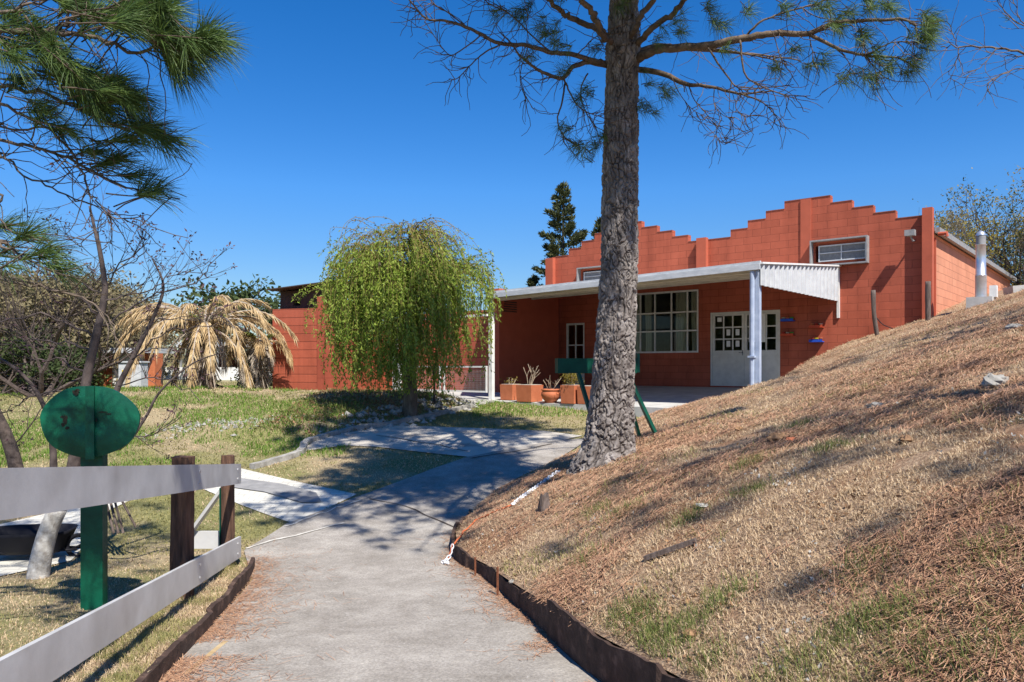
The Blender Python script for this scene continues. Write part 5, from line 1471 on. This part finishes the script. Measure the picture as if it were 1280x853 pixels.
for k in range(n): Fc.append((1+(rings-1)*n+k, 1+(rings-1)*n+(k+1) % n, nb_+1+(rings-1)*n+(k+1) % n, nb_+1+(rings-1)*n+k))
disc.add(V, Fc); do = disc.build('disc', M['signgreen'], SG, smooth=False)
MB().box(-.016, .05, -.125, -.106, zc-.30, zc+.285).build('rib', M['signgreen'], SG)
hm = MB()
def blot(cx, cz, rx_, rz2, seed):
    rs = np.random.default_rng(seed); k = 14
    V = [(cx, -.1075, cz)]+[(cx+math.cos(2*math.pi*i/k)*rx_*(.55+.8*rs.random()), -.1075, cz+math.sin(2*math.pi*i/k)*rz2*(.55+.8*rs.random())) for i in range(k)]
    MB().add(V, [(0, 1+(i+1) % k, 1+i) for i in range(k)]).build('rust_hole', M['hole'], SG)
blot(-.10, zc+.235, .028, .022, 1); blot(-.085, zc+.25, .02, .012, 7); blot(-.175, zc+.02, .018, .04, 2); blot(-.19, zc-.02, .016, .02, 3); blot(-.16, zc-.05, .014, .014, 4)
blot(.11, zc+.075, .035, .006, 5); blot(.15, zc+.06, .03, .006, 6); blot(.062, zc+.01, .008, .02, 8); blot(-.20, zc+.04, .012, .01, 9)

# ------------------------------------------------------------------ black wheelbarrow behind the rails
wbp = ground_at(40, 722)
WB = empty('wheelbarrow', ((38-640)/960*(wbp[1]+.75), wbp[1]+.75, hz(wbp[0], wbp[1]+.75)), math.radians(188), 'black wheelbarrow parked behind the whitewashed trunk', 'wheelbarrow')
WB.scale = (.78, .78, .78)
tub = MB(); n = 40
prof_ = [(.55, .22, .10), (.60, .26, .16), (.70, .33, .34), (.74, .36, .40), (.71, .335, .395), (.58, .24, .17), (.50, .18, .13), (0.01, .01, .12)]
V = []
for (a_, b2, z) in prof_:
    for k in range(n):
        t = 2*math.pi*k/n; c_, s_ = math.cos(t), math.sin(t)
        V.append((a_*.78*np.sign(c_)*abs(c_)**.6+(.05*z), b2*np.sign(s_)*abs(s_)**.6, z))
Fc = [(i*n+k, i*n+(k+1) % n, (i+1)*n+(k+1) % n, (i+1)*n+k) for i in range(len(prof_)-1) for k in range(n)]+[tuple(range(n))[::-1]]
tub.add(V, Fc).build('tub', M['black'], WB, smooth=True)
wf = MB()
for s in (-1, 1):
    wf.tube([(-.62, s*.05, .12), (0, s*.2, .12), (.55, s*.26, .16)], .017, 8); wf.tube([(.28, s*.22, .13), (.33, s*.24, .0)], .015, 8)
wf.build('frame', M['black'], WB)
wh = MB(); ang = np.linspace(0, 2*math.pi, 25)
wh.tube([(-.62+.15*math.cos(a), 0, .15+.15*math.sin(a)) for a in ang], .03, 8, cap=False); wh.tube([(-.62, -.05, .15), (-.62, .05, .15)], .02, 8)
wh.build('wheel', M['black'], WB, smooth=True)
RK = empty('garden_rake', (wbp[0]+.25, wbp[1]+.7, hz(wbp[0], wbp[1]+.7)+.1), 0, 'thin wooden handles leaning out of the wheelbarrow behind the leaning trunk', 'tool handles')
rk = MB()
for k in range(3): rk.tube([(.28-.05*k, .0, .18), (-.12-.045*k, .25, 1.15)], .014, 6)
rk.tube([(.1, -.05, .9), (.42, -.02, .25)], .012, 6)
rk.build('handle', M['stake'], RK)

# ------------------------------------------------------------------ green trough on splayed legs behind the big trunk
tgx, tgY = (746-640)/960*10.9, 10.9
TG = empty('garden_trough', (tgx, tgY, -1.3), math.radians(9), 'dark green wooden trough on splayed legs half hidden by the big pine trunk', 'trough')
t_ = MB()
t_.box(-.56, .56, -.10, -.075, 1.19, 1.40); t_.box(-.56, .56, .075, .10, 1.19, 1.40); t_.box(-.56, .56, -.0745, .0745, 1.19, 1.215)
t_.box(-.585, -.561, -.10, .10, 1.19, 1.40); t_.box(.561, .60, -.11, .11, 1.20, 1.47)
t_.build('trough', M['benchgreen'], TG)
for (a, b_) in (((-.30, -.13, 1.19), (-.05, -.30, .25)), ((.40, -.14, 1.19), (.78, -.22, .36)), ((.40, .13, 1.19), (.75, .32, .2))):
    MB().bar(a, b_, .10, .04, up=(1, 0, 0)).build('leg', M['benchgreen'], TG)

# ------------------------------------------------------------------ planters in front of the terrace
def box_planter(px, w_, h, label, tw=.0, rot=None, t=5.22):
    a = ray_dir(px, 0)[0]
    X0, Y0 = fpt(0, t); s = (a*Y0-X0)/(.770+.638*a); x, y = fpt(s, t)
    z = -.62+.058*(-t)+.004
    r = empty('planter', (x, y, z), RZ+(rot or 0), label, 'planter', 'orange planters along the terrace edge')
    mb = MB(); b_ = w_/2; q = b_*.93
    mb.hexa([(-q, -q, 0), (q, -q, 0), (q, q, 0), (-q, q, 0), (-b_, -b_, h), (b_, -b_, h), (b_, b_, h), (-b_, b_, h)])
    mb.build('box', M['terracotta'], r)
    i = b_-.03
    MB().box(-i, i, -i, i, h+.002, h+.012).build('soil', mat('pale_gravel', [(0.3, (.3, .27, .22)), (0.7, (.55, .52, .46))], scale=60), r)
    return r, (x, y, z+h)
pl = [(639, .43, .40, 'small orange planter box nearest the white post', 4.95), (662, .50, .42, 'larger orange planter box with tall bare stems', 5.2), (715, .41, .44, 'orange planter box with a bushy green plant', 5.25), (737, .44, .42, 'orange planter box mostly hidden by the pine trunk', 5.2)]
tops = []
for px, w_, h, lb_, t in pl: tops.append(box_planter(px, w_, h, lb_, t=t)[1])
a = ray_dir(688.5, 0)[0]; X0, Y0 = fpt(0, 5.25); s = (a*Y0-X0)/(.770+.638*a); bx_, by_ = fpt(s, 5.25); bz_ = -.62-.058*5.25+.004
BP = empty('bowl_planter', (bx_, by_, bz_), 0, 'round orange clay bowl planter between the box planters', 'planter', 'orange planters along the terrace edge')
MB().lathe([(0, 0), (.15, 0), (.155, .04), (.21, .10), (.245, .18), (.235, .25), (.205, .285), (.235, .30), (.24, .335), (.205, .335), (.19, .29), (0, .28)], 32).build('bowl', M['terracotta'], BP, smooth=True)
tops.append((bx_, by_, bz_+.28))
def potted(top, label, stems, h, leafm=None, nl=0):
    r = empty('potted_plant', top, 0, label, 'plant', None)
    mb = MB(); ends = []
    for k in range(stems):
        a = rng.random()*6.28; P = wander((math.cos(a)*.05, math.sin(a)*.05, -.02), (math.cos(a)*.35, math.sin(a)*.35, 1), h*(.55+.5*rng.random()), 6, .12, 0)
        mb.tube(P, np.linspace(.013, .008, len(P)), 5); ends.append(P[-1])
        Q = wander(P[3], (rng.normal()*.6, rng.normal()*.6, 1), h*.35, 4, .15); mb.tube(Q, [.008, .007, .007, .006, .005], 4)
    mb.build('stem', mat('dry_stem_%d' % len(bpy.data.materials), [(0.3, (.2, .15, .1)), (0.7, (.42, .34, .25))], scale=10), r)
    if leafm is not None:
        C = np.array([0, 0, h*.55])+rng.normal(size=(nl, 3))*np.array([.10, .10, h*.25]); C[:, 2] = np.abs(C[:, 2])
        V, Fq = leaf_quads(C, .05, .022); fast_mesh('foliage', V, Fq, leafm, r)
potted(tops[0], 'small withered plant with a few yellow leaves in the planter next to the white post', 4, .2, M['autumn'], 60)
potted(tops[1], 'tall bare brown stems in the larger box planter', 7, .62)
potted(tops[2], 'bushy yellow green plant beside the green trough', 5, .34, M['autumn'], 900)
potted(tops[4], 'forked bare stems in the clay bowl', 5, .50)

# ------------------------------------------------------------------ chimney pipe on its concrete block, slab, stakes
cx_, cy_ = (1226-640)/960*17.2, 17.2
cz_ = hz(cx_, cy_)
CH = empty('vent_pipe', (cx_, cy_, cz_), math.radians(-40), 'shiny metal flue pipe with rounded cap on a concrete block up the slope', 'flue pipe')
MB().box(-.25, .25, -.24, .24, -.3, .14).build('block', M['slab'], CH)
MB().lathe([(.115, .14), (.115, .62), (.118, .625), (.118, .64), (.105, .645), (.10, 1.30), (.112, 1.31), (.112, 1.33)], 28).build('pipe', M['galv'], CH, smooth=True)
MB().lathe([(.098, 1.33), (.098, 1.52)], 28).build('collar', M['greymetal'], CH, smooth=True)
MB().lathe([(.105, 1.52), (.105, 1.545), (.075, 1.60), (.02, 1.635), (0, 1.64)], 28).build('cap', M['galv'], CH, smooth=True)
vb = MB().box(.16, .30, .02, .2, .142, .40).build('valve_box', M['white'], CH)
sl = MB().box(-.1, 2.4, 0, .5, -.3, .16).build('concrete_slab', M['slab'], None)
sl.location = (11.6, 17.6, hz(11.6, 17.6)-.02); sl.rotation_euler = (0, math.radians(-5), math.radians(-10)); tag(sl, 'grey concrete beam lying on the slope right of the flue pipe', 'concrete beam')
def stake(px, pyb, pyt, Y, w_, label, bend=0.0, pxt=None):
    X, Y, zb2 = at(px, pyb, Y); zt = at(pxt or px, pyt, Y); z0 = hz(X, Y)
    o = MB(); P = smooth_path([(0, 0, z0-.2-zb2), (bend, 0, (zt[2]-zb2)*.4), (zt[0]-X, 0, zt[2]-zb2)], 6)
    o.tube(P, [w_/2*(1+.06*rng.normal()) for _ in P], 8)
    o = o.build('wooden_stake', M['stake'], None, smooth=True); o.location = (X, Y, zb2); return tag(o, label, 'stake')
stake(1098, 415, 363, 18.2, .11, 'leaning grey wooden stake in front of the red gable wall', bend=-.10, pxt=1091.5)
stake(1160, 400, 352, 17.6, .12, 'dark upright stake at the right corner of the red wall')
hs = MB(); P = smooth_path([at(1096, 398, 18.2), at(1104, 406, 18.1), at(1116, 411, 18.0)], 8); hs.tube(P, .012, 6)
tag(hs.build('cable', M['black'], None), 'thin dark cable hanging from the leaning stake', 'cable')

# ------------------------------------------------------------------ chain and rope, stump, stones and cones on the slope
def chain(pts_, label, link=.055, r=.0055):
    P = smooth_path(pts_, 12); seg = np.linalg.norm(np.diff(P, axis=0), axis=1); S = np.concatenate([[0], np.cumsum(seg)]); n = int(S[-1]/(link*.72))
    mb = MB()
    for k in range(n):
        s0 = (k+.5)*S[-1]/n; c = np.array([np.interp(s0, S, P[:, i]) for i in range(3)]); d = np.array([np.interp(min(S[-1], s0+.01), S, P[:, i])-np.interp(max(0, s0-.01), S, P[:, i]) for i in range(3)]); d = unit(d)
        u_ = unit(np.cross(d, [0.1, .3, 1])); v_ = np.cross(d, u_)
        if k % 2: u_, v_ = v_, -u_
        L = [c+d*math.cos(t)*link/2+u_*math.sin(t)*link*.30 for t in np.linspace(0, 2*math.pi, 13)]
        mb.tube(L, r, 5, cap=False)
    return tag(mb.build('chain', M['chain'], None, smooth=True), label, 'chain')
def on(px, py, dz=.02):
    x, y, z = ground_at(px, py); return (x, y, z+dz)
chain([on(641, 633), on(655, 622), on(672, 610), on(690, 597), on(699, 591)], 'white plastic chain lying up the slope to the foot of the big pine', link=.075, r=.009)
ke = KERB[7]
chain([(ke[0]-.02, ke[1]-.25, zp(ke[1])+.19), (ke[0]-.03, ke[1]-.27, zp(ke[1])+.10), (ke[0]-.08, ke[1]-.30, zp(ke[1])+.04), (ke[0]-.05, ke[1]-.42, zp(ke[1])+.04), (ke[0]-.12, ke[1]-.36, zp(ke[1])+.04)], 'white plastic chain end hanging over the corner of the brown edging', link=.052, r=.0065)
rp = MB(); P = smooth_path([(ke[0]-.0, ke[1]-.25, zp(ke[1])+.20), on(592, 655), on(612, 645), on(630, 638), on(641, 633)], 8); P[1:-1] += rng.normal(size=(len(P)-2, 3))*.006; rp.tube(P, .009, 6)
rp.tube([(ke[0]-.02, ke[1]-.25, zp(ke[1])+.20), (ke[0]-.06, ke[1]-.27, zp(ke[1])+.05)], .006, 5)
tag(rp.build('rope', M['rope'], None), 'thin orange rope tied between the two pieces of white chain', 'rope')
for (px, pyt, pyb, wd) in ((608, 713, 690, 'rusty iron peg standing at the far bend of the right edging'), (637, 760, 703, 'taller rusty iron peg against the right edging slabs')):
    x, y, z = ground_at(px, pyb+6) if False else ground_at(px-6, pyb+26)
    st_ = MB(); st_.tube([(0, 0, -.1), (0, 0, .27 if px > 620 else .2)], .011, 6)
    o = st_.build('iron_peg', M['rust'], None)
    dd, qx, qy = seg_dist(np.array([x]), np.array([y]), KERB); o.location = (float(qx[0])-.06, float(qy[0]), float(zp(qy[0]))); tag(o, wd, 'peg')
def stump(px, py, r, h, label):
    x, y, z = ground_at(px, py); n = 16; V = []; prof_ = [(1.25, -.1), (1.1, .2*h), (.9, .7*h), (.8, h), (.45, h*.86), (.1, h*.7)]
    for a_, z_ in prof_:
        for k in range(n):
            t = 2*math.pi*k/n; q_ = 1+.18*math.sin(3*t+a_)+.1*rng.normal()
            V.append((math.cos(t)*r*a_*q_, math.sin(t)*r*a_*q_, z_*(1+.15*math.sin(2*t))))
    Fc = [(i*n+k, i*n+(k+1) % n, (i+1)*n+(k+1) % n, (i+1)*n+k) for i in range(len(prof_)-1) for k in range(n)]+[tuple((len(prof_)-1)*n+k for k in range(n))]
    o = MB().add(V, Fc).build('tree_stump', M['stake'], None); o.location = (x, y, z); tag(o, label, 'stump')
stump(680, 640, .055, .17, 'small hollow dark stump below the white chain on the slope')
def rock(px, py, r, label, m='stone', name='stone', cat='stone', flatn=.6, group=None):
    x, y, z = ground_at(px, py); n = 12; V = []
    for i in range(1, 7):
        th = math.pi*i/7
        for k in range(n):
            t = 2*math.pi*k/n; q_ = 1+.22*rng.normal()*.7
            V.append((math.sin(th)*math.cos(t)*r*q_*1.2, math.sin(th)*math.sin(t)*r*q_*.9, math.cos(th)*r*flatn*q_))
    Fc = [(i*n+k, (i+1)*n+k, (i+1)*n+(k+1) % n, i*n+(k+1) % n) for i in range(5) for k in range(n)]+[tuple(range(n)), tuple(5*n+k for k in range(n))[::-1]]
    o = MB().add(V, Fc).build(name, M[m], None); o.location = (x, y, z+r*.15); o.rotation_euler = (0, 0, rng.random()*6); tag(o, label, cat, group)
rock(1245, 481, .11, 'pale weathered rock at the right edge near the top of the slope')
rock(1268, 412, .10, 'pale rock with a dark hollow below the concrete beam')
rock(1097, 510, .07, 'small white stone half way up the slope')
rock(990, 552, .05, 'reddish brick fragment on the slope right of the pine', 'terracotta')
rock(972, 551, .07, 'brown pine cone beside the brick fragment', 'leaflitter', 'pine_cone', 'pine cone', .8)
rock(924, 538, .045, 'brown pine cone closest to the pine trunk, upper slope', 'leaflitter', 'pine_cone', 'pine cone', .8)
rock(1132, 553, .05, 'brown pine cone in the shaded streak on the right', 'leaflitter', 'pine_cone', 'pine cone', .8)
rock(1163, 476, .05, 'dark pine cone, left of a pair high on the slope', 'leaflitter', 'pine_cone', 'pine cone', .8)
rock(1180, 472, .05, 'dark pine cone, right of a pair high on the slope', 'leaflitter', 'pine_cone', 'pine cone', .8)
rock(864, 796, .035, 'brown pine cone low on the slope near the edging', 'leaflitter', 'pine_cone', 'pine cone', .8)
rock(880, 634, .05, 'flat pale stone showing through the litter in mid slope', flatn=.25)
rock(727, 655, .03, 'small brown cone above the first bend of the edging', 'leaflitter', 'pine_cone', 'pine cone', .8)
rock(812, 548, .035, 'whitish stone at the foot of the green trough leg')
rock(640, 751, .025, 'little white stone on the path against the edging')
sb = MB(); a = np.array(on(806, 703, .02)); b_ = np.array(on(870, 682, .03)); sb.bar(a, b_, .05, .03)
tag(sb.build('dead_branch', M['stake'], None), 'weathered flat stick lying in the middle of the slope', 'stick')
sb = MB(); a = np.array(on(232, 848, .02)); b_ = np.array(on(282, 806, .02)); sb.bar(a, b_, .035, .008)
tag(sb.build('bark_strip', M['dead_frond'], None), 'pale strip of wood lying on the path by the left edging', 'wood strip')
# iron pin in the bed under the willow
o = MB(); o.tube([(0, 0, -.1), (0, 0, .75)], .03, 6); o.tube([(0, 0, .55), (0, 0, .95)], .045, 6); o = o.build('bed_post', M['bark_dark'], None)
x, y, z = ground_at(543, 505); o.location = (x, y, z); tag(o, 'short dark post in the bed right of the willow trunk', 'post')

# ------------------------------------------------------------------ countless small things: grass, needles, rubble
def blades(name, P, L, w, m, lean=.9, flatf=0.0, label=None, seg2=True):
    k = len(P); a = rng.random(k)*2*math.pi; ln = (L*(.5+rng.random(k)))[:, None]
    tilt = lean*(.3+.7*rng.random(k)); 
    d = np.column_stack([np.cos(a)*np.sin(tilt), np.sin(a)*np.sin(tilt), np.cos(tilt)])
    s = np.column_stack([-np.sin(a), np.cos(a), np.zeros(k)])
    q_ = rng.random(k)*1.0; s = unit(s+0.6*np.column_stack([np.cos(a), np.sin(a), np.zeros(k)])*rng.normal(size=(k, 1)))*(w if np.isscalar(w) else w[:, None])/2
    b = P-np.array([0, 0, .006]); mid = P+d*ln*.55; d2 = unit(d+np.column_stack([np.cos(a), np.sin(a), -np.ones(k)*.7])*.7*tilt[:, None]); tip = mid+d2*ln*.5
    V = np.stack([b-s, b+s, mid+s*.8, mid-s*.8, tip], 1).reshape(-1, 3)
    i = np.arange(k)[:, None]*5
    Fq = np.concatenate([i+np.array([[0, 1, 2]]), i+np.array([[0, 2, 3]]), i+np.array([[3, 2, 4]])])
    o = fast_mesh(name, V, Fq, m); return tag(o, label, kind='stuff')
def scatter(n, xr, yr, hf, accept, power=1.3):
    """more points close by, fewer far off"""
    u = rng.random(n); y = (yr[0]**(1-power)+(yr[1]**(1-power)-yr[0]**(1-power))*u)**(1/(1-power))
    x = xr[0]+(xr[1]-xr[0])*rng.random(n)
    k = accept(x, y); x, y = x[k], y[k]
    return np.column_stack([x, y, hf(x, y)])
def cone(x, y): return (np.abs(x) < .78*y+1.2)
def on_hill(x, y): return inside(x, y, HILLPOLY) & cone(x, y) & (seg_dist(x, y, KERB)[0] > .02)
def nz2(P, f, s): return vnoise(P[:, :2]*f, s)
P = scatter(900000, (-1, 14), (1.9, 19.5), H_hill, on_hill, 1.9)
d_ = nz2(P, 1.3, 11)*.6+nz2(P, 5, 12)*.4
P = P[d_ > .28]
far = P[:, 1]/6
blades('dry_grass', P, .034+.006*np.clip(far, .5, 3), np.clip(.0022+.0011*P[:, 1]*.45, .002, .008), M['dryblade'], lean=1.45)
print('dry blades', len(P))
P = scatter(620000, (-1, 14), (1.9, 17), H_hill, on_hill, 1.9); P = P[nz2(P, .9, 14)+.35*nz2(P, 4, 15)+.5*rng.random(len(P)) > 1.07]
k = len(P); a = rng.random(k)*2*math.pi; P[:, 2] += .008+.02*rng.random(k)
dr_ = np.column_stack([np.cos(a), np.sin(a), .38*np.cos(a)+.15*rng.normal(size=k)]); L_ = (.05+.06*rng.random(k))[:, None]
s_ = unit(np.cross(dr_, [0, 0, 1]))*np.clip(.0006+.00028*P[:, 1], 0, .0035)[:, None]
V = np.stack([P-dr_*L_-s_, P-dr_*L_+s_, P+dr_*L_+s_, P+dr_*L_-s_], 1).reshape(-1, 3)
tag(fast_mesh('pine_needles', V, np.arange(k)[:, None]*4+np.array([[0, 1, 2, 3]]), M['needle_litter']), kind='stuff')
print('needles', k)
P = scatter(260000, (-1, 14), (1.9, 17), H_hill, on_hill, 1.9)
n_ = nz2(P, 2.2, 41)*.5+nz2(P, .7, 42)*.35+nz2(P, 9, 43)*.25
P = P[n_+.12*rng.random(len(P)) > .735]
blades('green_grass', P, .055, np.clip(.003+.0006*P[:, 1], 0, .008), M['olive'], lean=1.0)
clumps = [(780,640),(560+232,772),(800,775),(820,800),(835,815),(870,775),(860,650),(745,640),(1040,560),(1075,715),(1100,775),(990,840),(880,835),(1125,770),(1195,845),(1060,790),(1280,800),(730,700),(1000,535),(940,615),(905,750),(1150,835),(775,770),(815,795),(940,580),(1230,700)]
C = []
for px, py in clumps:
    x, y, z = ground_at(px, py); n = 260; q_ = rng.normal(size=(n, 2))*.085
    C.append(np.column_stack([x+q_[:, 0], y+q_[:, 1]]))
C = np.concatenate(C); C = C[on_hill(C[:, 0], C[:, 1])]
blades('green_grass', np.column_stack([C, H_hill(C[:, 0], C[:, 1])]), .07, .0035, M['greenblade'], lean=.8)
# leaves, chips of bark and pale bits on the slope
P = scatter(60000, (-1, 14), (1.9, 17), H_hill, on_hill, 1.9); n_ = nz2(P, 2.5, 51)*.6+nz2(P, 8, 52)*.4
Q = P[n_+.25*rng.random(len(P)) > .74]; V, Fq = leaf_quads(Q+np.array([0, 0, .010]), .034, .018, None, 1); tag(fast_mesh('dry_leaves', V, Fq, M['leaflitter']), kind='stuff')
Q = P[(n_ < .30) | (rng.random(len(P)) < .012)]; V, Fq = leaf_quads(Q+np.array([0, 0, .006]), .026, .018, None, 1); tag(fast_mesh('pale_litter', V, Fq, M['chips']), kind='stuff')
def nearkerb(x, y): return inside(x, y, HILLPOLY) & (seg_dist(x, y, KERB)[0] < .18)
P = scatter(30000, (-1, 3), (2.5, 13), H_hill, nearkerb, 1.4)
P = P[nz2(P, 3, 61) > .45]
blades('edge_grass', P, .075, .0035, M['dryblade'], lean=1.3)
# needles on the path beside the edgings
def onpath(x, y):
    d1, _, _ = seg_dist(x, y, KERB); d2, _, _ = seg_dist(x, y, [(-1.8, 3.2), (-2.07, 4.66), (-2.27, 6.0), (-2.46, 7.1), (-2.7, 7.9)])
    pr = np.maximum(np.exp(-(d1/.10))*(y > 4)*.9, np.exp(-(d2/.16)))
    return inside(x, y, path_poly) & (rng.random(len(x)) < pr) & (vnoise(np.column_stack([x*2, y*2]), 71) > .33)
P = scatter(160000, (-3, 1.6), (2.6, 10), lambda x, y: H_low(x, y)+.03, onpath, 1.2)
k = len(P); a = rng.random(k)*2*math.pi; dr_ = np.column_stack([np.cos(a), np.sin(a), .1*rng.normal(size=k)]); L_ = (.03+.05*rng.random(k))[:, None]
s_ = unit(np.cross(dr_, [0, 0, 1]))*.0016
V = np.stack([P-dr_*L_-s_, P-dr_*L_+s_, P+dr_*L_+s_, P+dr_*L_-s_], 1).reshape(-1, 3); tag(fast_mesh('pine_needles', V, np.arange(k)[:, None]*4+np.array([[0, 1, 2, 3]]), M['needle_litter']), kind='stuff')
print('path needles', k)
# lawns
paved = [path_poly, pad_poly, pav_poly]
def on_lawn(x, y):
    ok = cone(x, y) & ~inside(x, y, HILLPOLY)
    for p in paved: ok &= ~inside(x, y, p)
    sdx = (x-5.68)*.770-(y-22)*.638; tt = -(x-5.68)*.638-(y-22)*.770
    ok &= ~((sdx > -9.6) & (sdx < 3.7) & (tt < 5.44))
    return ok
P = scatter(620000, (-22, 4), (2.6, 34), H, on_lawn, 1.7)
n_ = nz2(P, .55, 81)*.6+nz2(P, 3, 82)*.4
dryk = (n_ > .52) | ((P[:, 1] < 8.3) & (rng.random(len(P)) < .8)); far = np.clip(P[:, 1]/8, .6, 4)
A = P[~dryk]; blades('lawn_grass', A, .03+.010*np.clip(A[:, 1]/8, .6, 4), np.clip(.0014*A[:, 1]*.7, .003, .018), M['olive'], lean=1.2)
A = P[dryk]; blades('dry_grass', A, .026+.008*np.clip(A[:, 1]/8, .6, 4), np.clip(.0014*A[:, 1]*.7, .003, .018), M['dryblade'], lean=1.45)
P = scatter(120000, (-16, 3.2), (12.5, 30), H, on_lawn, 1.2)
front = (P[:, 0] > -.9) & (P[:, 1] > 17.3)
bankg = (nz2(P, .5, 91)*.6+nz2(P, 2.2, 92)*.4 > .52) & (P[:, 0] < -3.0)
A = P[front | bankg]; blades('fresh_grass', A, .085, .012, M['brightblade'], lean=.9)
def on_verge(x, y): return inside(x, y, verge) & (seg_dist(x, y, verge[:6])[0] > .02)
P = scatter(60000, (-3.2, -1.5), (2.2, 8.1), H, on_verge, 1.02); n_ = nz2(P, 3, 95)
A = P[n_ > .52]; blades('green_grass', A, .055, .003, M['olive'], lean=1.1)
A = P[n_ <= .52]; blades('dry_grass', A, .045, .003, M['dryblade'], lean=1.35)
# rubble in the bed, and a row of stones across the bank
def rubble(name, P, r, m):
    k = len(P); t = np.array([[1,0,0],[-1,0,0],[0,1,0],[0,-1,0],[0,0,1],[0,0,-1]], float)
    V = (P[:, None, :]+(t[None]*(.6+.6*rng.random((k, 6, 1))))*(r*(.5+rng.random(k)))[:, None, None]*np.array([1.2, 1.0, .75])+rng.normal(size=(k, 6, 3))*r*.15).reshape(-1, 3)
    f = np.array([[0,2,4],[2,1,4],[1,3,4],[3,0,4],[2,0,5],[1,2,5],[3,1,5],[0,3,5]])
    return tag(fast_mesh(name, V, (np.arange(k)[:, None, None]*6+f[None]).reshape(-1, 3), m), kind='stuff')
def bedpts(n, line, wd):
    out = []
    for a, b_ in zip(line[:-1], line[1:]):
        m_ = int(n*math.hypot(b_[0]-a[0], b_[1]-a[1])/3)+1; t = rng.random(m_)
        out.append(np.column_stack([a[0]+(b_[0]-a[0])*t+rng.normal(size=m_)*wd, a[1]+(b_[1]-a[1])*t+rng.normal(size=m_)*wd]))
    C = np.concatenate(out); return np.column_stack([C, H(C[:, 0], C[:, 1])+.01])
rubble('bed_rubble', bedpts(150, g2((440, 533), (480, 526), (520, 517), (560, 508), (600, 503)), .30), .075, M['stone'])
rubble('bed_rubble', bedpts(170, g2((180, 545), (230, 536), (290, 530), (345, 524), (380, 520)), .20)-np.array([0, 0, .02]), .048, M['stone'])
rubble('bed_rubble', bedpts(260, g2((395, 551), (440, 538), (520, 525)), .12), .03, M['stone'])
C = scatter(9000, (-5, 0), (15, 21.5), H, lambda x, y: inside(x, y, BED), 1.01)
blades('bed_grass', C[nz2(C, 1.5, 99) > .45], .12, .014, M['greenblade'], lean=.9)
V, Fq = leaf_quads(scatter(6000, (-5, 0), (15, 21.5), H, lambda x, y: inside(x, y, BED), 1.01)+np.array([0, 0, .02]), .07, .04); tag(fast_mesh('dry_leaves', V, Fq, M['leaflitter']), kind='stuff')
